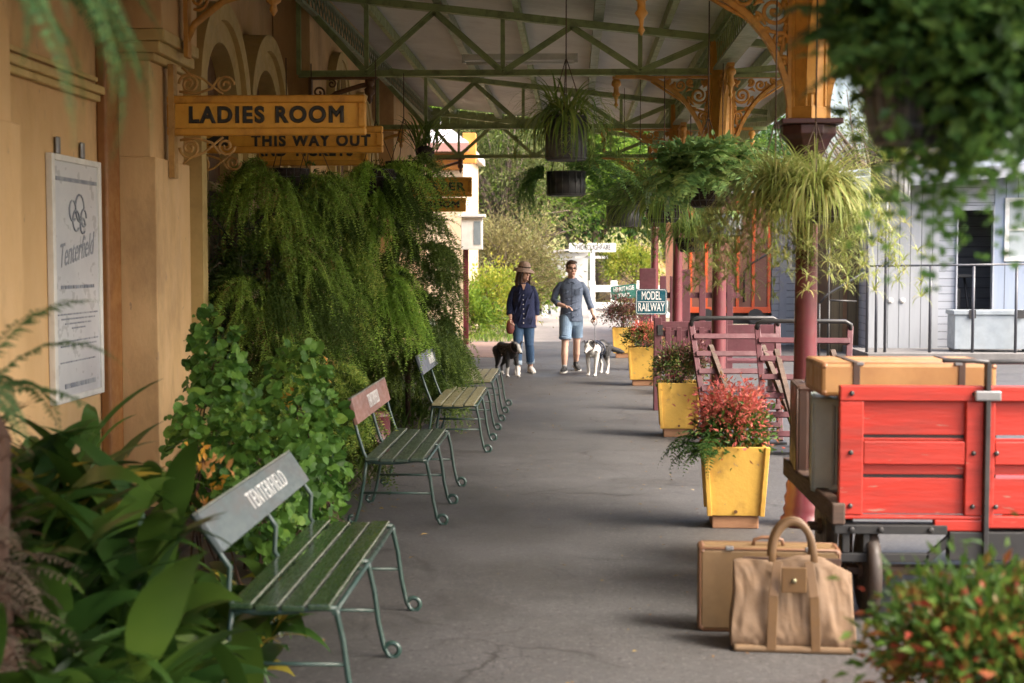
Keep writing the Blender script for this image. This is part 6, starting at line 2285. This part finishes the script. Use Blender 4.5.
# ---- middle of the view
spider(at(566, 117, 11.0), 'spider plant in a dark round pot high in the middle of the canopy', 260, (.3, .6), (.012, .022), spidG, .16, (-.5, 1.3), (1.2, 3.0), .95, 6, (.3, .6), paint('grey_pot_liner', (.075, .075, .078), (.05, .05, .052), .7, 8), .33, sq=True)
def tail(fb):
    n = 46
    a = U(2.6, 3.7, n)
    fb.strands(np.stack([np.cos(a) * .16 - .05, np.sin(a) * .16, U(-.05, .05, n)], 1), a, U(.3, .62, n), U(.0, .7, n), U(1.6, 2.4, n), 34, 3, .04, .007, .4)
fern_basket(at(566, 172, 12.8), 'black wire basket with sword ferns and a feathery tail, under the dark pot', .175, 36, (.5, .85), None, fernB, (.2, .9), (.9, 1.9), 34, .06, .016, 1.35, basketM, az=(-1.3, 1.4), extra=tail, h=.21, sq=True)
fern_basket(at(624, 206, 19.5), 'small dark basket of ferns far down the canopy', .24, 50, (.5, .85), None, fernB, (.3, 1.2), (1.0, 2.0), 30, .08, .022, 1.6, basketM, h=.28, sq=True)
fern_basket(at(640, 186, 17.0), 'airy fern basket above the MODEL RAILWAY sign', .2, 30, (.45, .75), None, fernB, (.3, 1.2), (1.0, 2.0), 30, .075, .02, 1.5, basketM, h=.22)

# undergrowth beneath the trailing ferns
und = thing('strap_leaf_clump', 'low strap leafed clump growing under the benches and trailing ferns', 'plant', (-2.0, 12, 0))
fb = FB()
n = 900
x = U(-.55, .45, n); y = U(-2.8, 7.5, n)
fb.blades(np.stack([x, y, np.full(n, .02)], 1), U(0, 6.28, n), U(.2, .55, n), U(.012, .035, n), U(.6, 1.5, n), U(.6, 2.2, n), 7, 1.4, .2)
fb.build('leaves', leafmat('strap_green', [(.025, .05, .015), (.05, .09, .02), (.09, .15, .03), (.2, .22, .05)], .4, .3), und)
MB().loft([(0, -2.6, .0), (0, 0, .03), (0, 7.3, .0)], [(.2, .05), (.5, .06), (.3, .05)], 12).build('root_mat', soilM, und)
# fallen leaves
fb = FB()
n = 420
y = U(4.5, 20, n); x = -1.62 + np.abs(rng.normal(0, .28, n)) * 1.1 - .3
z = np.full(n, .012)
fb.place(LANCE, np.stack([x, y, z], 1), np.stack([U(-1, 1, n), U(-1, 1, n), U(-.05, .15, n)], 1), np.array([[0, 0, 1.]]) + rng.normal(0, .2, (n, 3)), U(.025, .06, n), .02)
n = 240
fb.place(LANCE, np.stack([U(-.6, 1.6, n), U(5.6, 24, n), np.full(n, .008)], 1), np.stack([U(-1, 1, n), U(-1, 1, n), U(0, .15, n)], 1), np.array([[0, 0, 1.]]) + rng.normal(0, .2, (n, 3)), U(.015, .035, n), .014)
fb.build('fallen_leaves', leafmat('litter', [(.12, .06, .03), (.22, .13, .05), (.30, .22, .08), (.36, .28, .2)], .8, .1))['kind'] = 'stuff'

# ================================================================== beyond the canopy
pv = thing('cream_pavilion', 'cream gabled pavilion with white roof and orange eaves beyond the canopy end', 'building', (-4.2, 31, 0))
px0, px1 = fx(372, 31) + 4.2, fx(463, 31) + 4.2
zt = fz(150, 31)
MB().box(px0, px1, 0, 5, 0, zt).build('wall', paint('cream_render', (.62, .49, .33), (.55, .43, .28), .7, 1.5, dirt=(.4, .3, .2), dirt_amt=.3), pv)
r = MB()
r.v = [Vector(p) for p in ((px0 - .4, -.5, zt), (px1 + .15, -.5, zt), (px1 + .15, 5.3, zt), (px0 - .4, 5.3, zt), (px0 - .4, -.5, zt + .15), (px1 + .15, -.5, zt + .15), (px1 + .15, 5.3, zt + .15), (px0 - .4, 5.3, zt + .15), ((px0 + px1) / 2 - .6, 2.4, zt + 1.3), ((px0 + px1) / 2 - .3, 2.4, zt + 1.3))]
for q in ((0, 3, 2, 1), (0, 1, 5, 4), (1, 2, 6, 5), (2, 3, 7, 6), (3, 0, 4, 7), (4, 5, 9, 8), (5, 6, 9), (6, 7, 8, 9), (7, 4, 8)):
    r.face(q)
r.build('roof', paint('white_roof', (.66, .62, .62), (.6, .55, .55), .6, 1.5), pv)
MB().box(px0 - .42, px1 + .17, -.53, -.501, zt - .06, zt + .12).build('fascia', paint('pink_fascia', (.40, .22, .19), (.34, .18, .15), .5), pv)
MB().box(px1 + .02, px1 + .30, -.3, .0, zt - .3, zt + .35).box(px1 - 1.3, px1 + .0, -.06, -.001, zt - .42, zt - .08).build('orange_bracket', paint('orange_board', (.62, .27, .05), (.55, .22, .04), .5), pv, .01)
# little white notice case and its maroon post
wn_ = thing('notice_case', 'white roofed notice case on a maroon post by the far plants', 'notice case', at(472, 232, 29.2) + Vector((0, 0, 0)))
MB().box(-.22, .22, -.05, .05, -.36, .30).build('case', whiteM, wn_, .01)
MB().box(.04, .18, -.056, -.0505, -.26, .22).build('pane', paint('case_glass', (.28, .33, .36), (.2, .24, .27), .15), wn_)
MB().box(-.28, .28, -.1, .1, .301, .36).build('roof', whiteM, wn_, .01)
wz = wn_.location.z
MB().box(-.19, -.08, .052, .14, -wz, .2).build('post', maroonM, wn_, .005)
# white shed, T post, signpost and rail fence
ws = thing('white_hut', 'small white skillion roofed hut behind the walking man', 'building', (0, 46, 0))
a0, a1 = fx(551, 46), fx(588, 46)
MB().box(a0, a1, 0, 3, -.1, 2.0).build('wall', paint('hut_white', (.46, .46, .45), (.40, .40, .39), .6, 2), ws)
r = MB()
r.v = [Vector(p) for p in ((a0 - .1, -.2, 1.98), (a1 + .1, -.2, 2.12), (a1 + .1, 3.2, 2.12), (a0 - .1, 3.2, 1.98), (a0 - .1, -.2, 2.03), (a1 + .1, -.2, 2.18), (a1 + .1, 3.2, 2.18), (a0 - .1, 3.2, 2.03))]
for q in ((0, 3, 2, 1), (4, 5, 6, 7), (0, 1, 5, 4), (1, 2, 6, 5), (2, 3, 7, 6), (3, 0, 4, 7)):
    r.face(q)
r.build('roof', paint('grey_eave', (.5, .48, .47), (.42, .4, .4), .6), ws)
tp = thing('white_gatepost', 'white post with a short cap rail between the couple', 'post', (fx(545, 43), 43, 0))
zt = fz(249, 43)
MB().box(-.09, .09, -.09, .09, 0, zt).build('post', whiteM, tp, .01)
MB().box(-.42, .12, -.12, .12, zt + .001, zt + .1).build('cap', whiteM, tp, .01)
th = post_sign(569, 616, 243, 252, 41, [('THOROUGHFARE', .21, .78)], 'white board lettered THOROUGHFARE on a white post behind the man', bg=whiteM, fg=paint('grey_lettering', (.10, .10, .11), (.12, .12, .12), .6), rule=False, post=False)
MB().box(-.07, .07, .001, .13, 0, fz(252, 41)).build('post', whiteM, th, .01)
MB().box(-.5, .45, .16, .22, fz(258.5, 41), fz(256, 41)).build('brace', whiteM, th)
fe = thing('white_rail_fence', 'white post and rail fence at the end of the path', 'fence', (0, 43.5, 0))
for p_ in (592, 614, 640, 668):
    x = fx(p_, 43.5)
    MB().box(x - .1, x + .1, -.1, .1, 0, 1.12).build('post', whiteM, fe, .01)
m = MB()
for (z0, z1) in ((.28, .46), (.78, .98)):
    m.box(fx(590, 43.5), fx(675, 43.5), -.14, -.101, z0, z1)
m.build('rail', whiteM, fe, .008)

# grass verge and ground cover
grM = leafmat('lawn', [(.06, .12, .02), (.10, .18, .03), (.18, .26, .05), (.28, .30, .07)], .6, .4)
fb = FB()
n = 9000
x = U(-9, -1.35, n); y = U(30.3, 46, n)
fb.blades(np.stack([x, y, np.full(n, -.03)], 1), U(0, 6.28, n), U(.10, .26, n), U(.015, .03, n), U(.8, 1.5, n), U(.3, 1.5, n), 3)
n = 7000
x = U(1.5, 9, n); y = U(44, 62, n)
fb.blades(np.stack([x, y, np.full(n, -.02) + np.maximum(0, y - 53) * .03], 1), U(0, 6.28, n), U(.2, .5, n), U(.02, .04, n), U(.8, 1.5, n), U(.3, 1.5, n), 3, mi=1)
fb.build('grass', [grM, leafmat('long_grass', [(.22, .26, .04), (.34, .34, .06), (.42, .36, .10)], .6, .4)])['kind'] = 'stuff'

# ---- trees and bushes
barkM = paint('bark', (.17, .125, .10), (.11, .08, .065), .9, 3, stretch=(1, 1, .3), bump=.8, bscale=14)
LM = {
    'lime': leafmat('tree_lime', [(.05, .10, .015), (.09, .17, .02), (.16, .26, .03), (.26, .34, .06)], .5, .45, .8),
    'olive': leafmat('tree_olive', [(.045, .06, .02), (.08, .105, .03), (.14, .16, .05), (.22, .22, .09)], .55, .4, .8),
    'deep': leafmat('tree_deep', [(.02, .05, .014), (.035, .085, .02), (.065, .135, .03), (.12, .20, .05)], .45, .4, .9),
    'straw': leafmat('tree_straw', [(.10, .09, .045), (.17, .15, .07), (.24, .22, .09), (.20, .24, .06)], .6, .35, .9),
    'gold': leafmat('bush_gold', [(.09, .15, .02), (.18, .25, .03), (.32, .34, .05), (.45, .38, .07)], .5, .45, 1.2),
}


def tree(px, Y, zc, r, kind, label, n=150, per=70, L=.16, W=.075, name='tree', group='trees and bushes beyond the canopy', trunk=None, twigs=0, cat='tree', low=-.5, zbase=0):
    x = at(px, 260, Y).x
    root = thing(name, label, cat, (x, Y, zbase), 0, group)
    fb = FB()
    cc = bush(fb, (0, 0, zc), r, int(n * 1.15), per, L * 1.22, W * 1.25, LANCE, .22, low=low)
    fb.build('crown', LM[kind], root)
    t = MB()
    h = zc - r[2] * .35
    rt = trunk or max(.05, r[0] * .06)
    lean = U(-.3, .3)
    if zc - r[2] > .3 or trunk:
        t.tube([(0, 0, -.2), (lean * .3, 0, h * .5), (lean, 0, h), (lean * 1.2, 0, zc + r[2] * .4)], [rt * 1.25, rt, rt * .8, rt * .3], 9)
    for i in range(min(len(cc), 14 + twigs)):
        c_ = Vector(cc[i * max(1, len(cc) // (14 + twigs + 1))])
        b0 = Vector((lean, 0, h * U(.55, 1)))
        t.tube([b0, b0.lerp(c_, .5) + Vector((U(-.2, .2), U(-.2, .2), U(0, .3))), c_], [rt * .45, rt * .3, rt * .08], 6)
    t.build('trunk', barkM, root)
    return root


tree(499, 37, 1.5, (1.6, 1.2, 1.5), 'straw', 'straw coloured twiggy bush rising behind the woman', 120, 80, .10, .028, 'bush', twigs=40, cat='bush', trunk=.05)
tree(534, 40.5, 1.0, (.72, .8, 1.0), 'lime', 'clipped bright green bush between the woman and the man', 90, 90, .07, .045, 'bush', cat='bush')
tree(480, 33.5, .75, (1.2, .8, .85), 'gold', 'yellow green low bush at the edge of the lawn', 70, 70, .08, .035, 'bush', cat='bush')
tree(452, 32.5, .5, (1.0, .6, .6), 'lime', 'low leafy bush against the cream pavilion', 50, 60, .09, .04, 'bush', cat='bush')
tree(497, 41, 3.9, (2.3, 1.8, 2.7), 'olive', 'loose olive tree with bare pinkish branches beyond the pavilion', 130, 60, .17, .045, trunk=.13, twigs=36)
tree(543, 49, 4.9, (3.2, 2.2, 3.1), 'lime', 'pale lime tree above the white hut', 170, 70, .19, .08, trunk=.16, twigs=14)
tree(462, 47, 5.0, (2.8, 2.2, 3.6), 'lime', 'tall lime green tree rising behind the cream pavilion', 150, 70, .2, .08, trunk=.18)
tree(600, 58, 3.9, (3.4, 2.4, 3.0), 'deep', 'rounded mid green tree above the THOROUGHFARE board', 170, 75, .2, .09, trunk=.2, zbase=.3)
tree(632, 60, 5.8, (3.4, 2.4, 3.4), 'lime', 'tall pale tree behind the small dark fern basket', 160, 70, .22, .09, trunk=.2, zbase=.3)
tree(570, 64, 6.2, (4.0, 2.6, 4.2), 'olive', 'broad olive tree at the back between the couple', 170, 75, .24, .09, trunk=.22, zbase=.6)
tree(520, 66, 5.8, (4.6, 2.6, 4.2), 'deep', 'dark green tree at the back left of the path', 170, 75, .24, .1, trunk=.22, zbase=.6)
tree(668, 66, 5.0, (3.6, 2.6, 4.2), 'lime', 'far lime tree right of the path behind the columns', 150, 70, .24, .1, trunk=.2, zbase=.6)
tree(722, 70, 5.5, (4.0, 2.6, 4.6), 'deep', 'far dark tree behind the red goods wagon', 150, 70, .26, .1, trunk=.2, zbase=.6)
tree(405, 50, 5.6, (3.4, 2.6, 4.0), 'deep', 'dark tree mostly hidden behind the cream pavilion roof', 130, 70, .22, .09, trunk=.2)
tree(630, 50, 1.3, (1.0, .8, .9), 'gold', 'small golden bush beside the white rail fence', 60, 60, .1, .04, 'bush', cat='bush', zbase=.2)
for px_, Y_, lab in ((865, 60, 'thin bare branched tree against the white sky at the right'), (905, 66, 'sparse leafed tree above the white shed roof')):
    tree(px_, Y_, 6.4, (3.6, 2.0, 3.4), 'olive', lab, 60, 22, .2, .06, trunk=.18, twigs=30)
# thatch-like mound beyond the fence
md_ = thing('straw_mound', 'tan conical straw mound beyond the white rail fence', 'mound', (at(640, 260, 56).x, 56, .2))
mb_ = MB()
prof = [(1.7, 0), (1.5, .5), (1.1, 1.15), (.6, 1.75), (.25, 2.1), (.05, 2.2)]
mb_.lathe(prof, (0, 0, 0), 26)
mb_.build('mound', paint('straw_earth', (.34, .26, .17), (.26, .19, .12), .95, 2, bump=1, bscale=10), md_)
fb = FB()
n = 2200
a = U(0, 6.28, n); z = U(.05, 2.1, n)
rr = np.interp(z, [p[1] for p in prof], [p[0] for p in prof])
fb.blades(np.stack([np.cos(a) * rr, np.sin(a) * rr, z], 1), a, U(.2, .5, n), U(.02, .04, n), U(-.6, .2, n), U(.3, 1.0, n), 3)
fb.build('straw', leafmat('straw', [(.30, .22, .12), (.42, .32, .12), (.46, .30, .06), (.36, .30, .22)], .8, .2), md_)
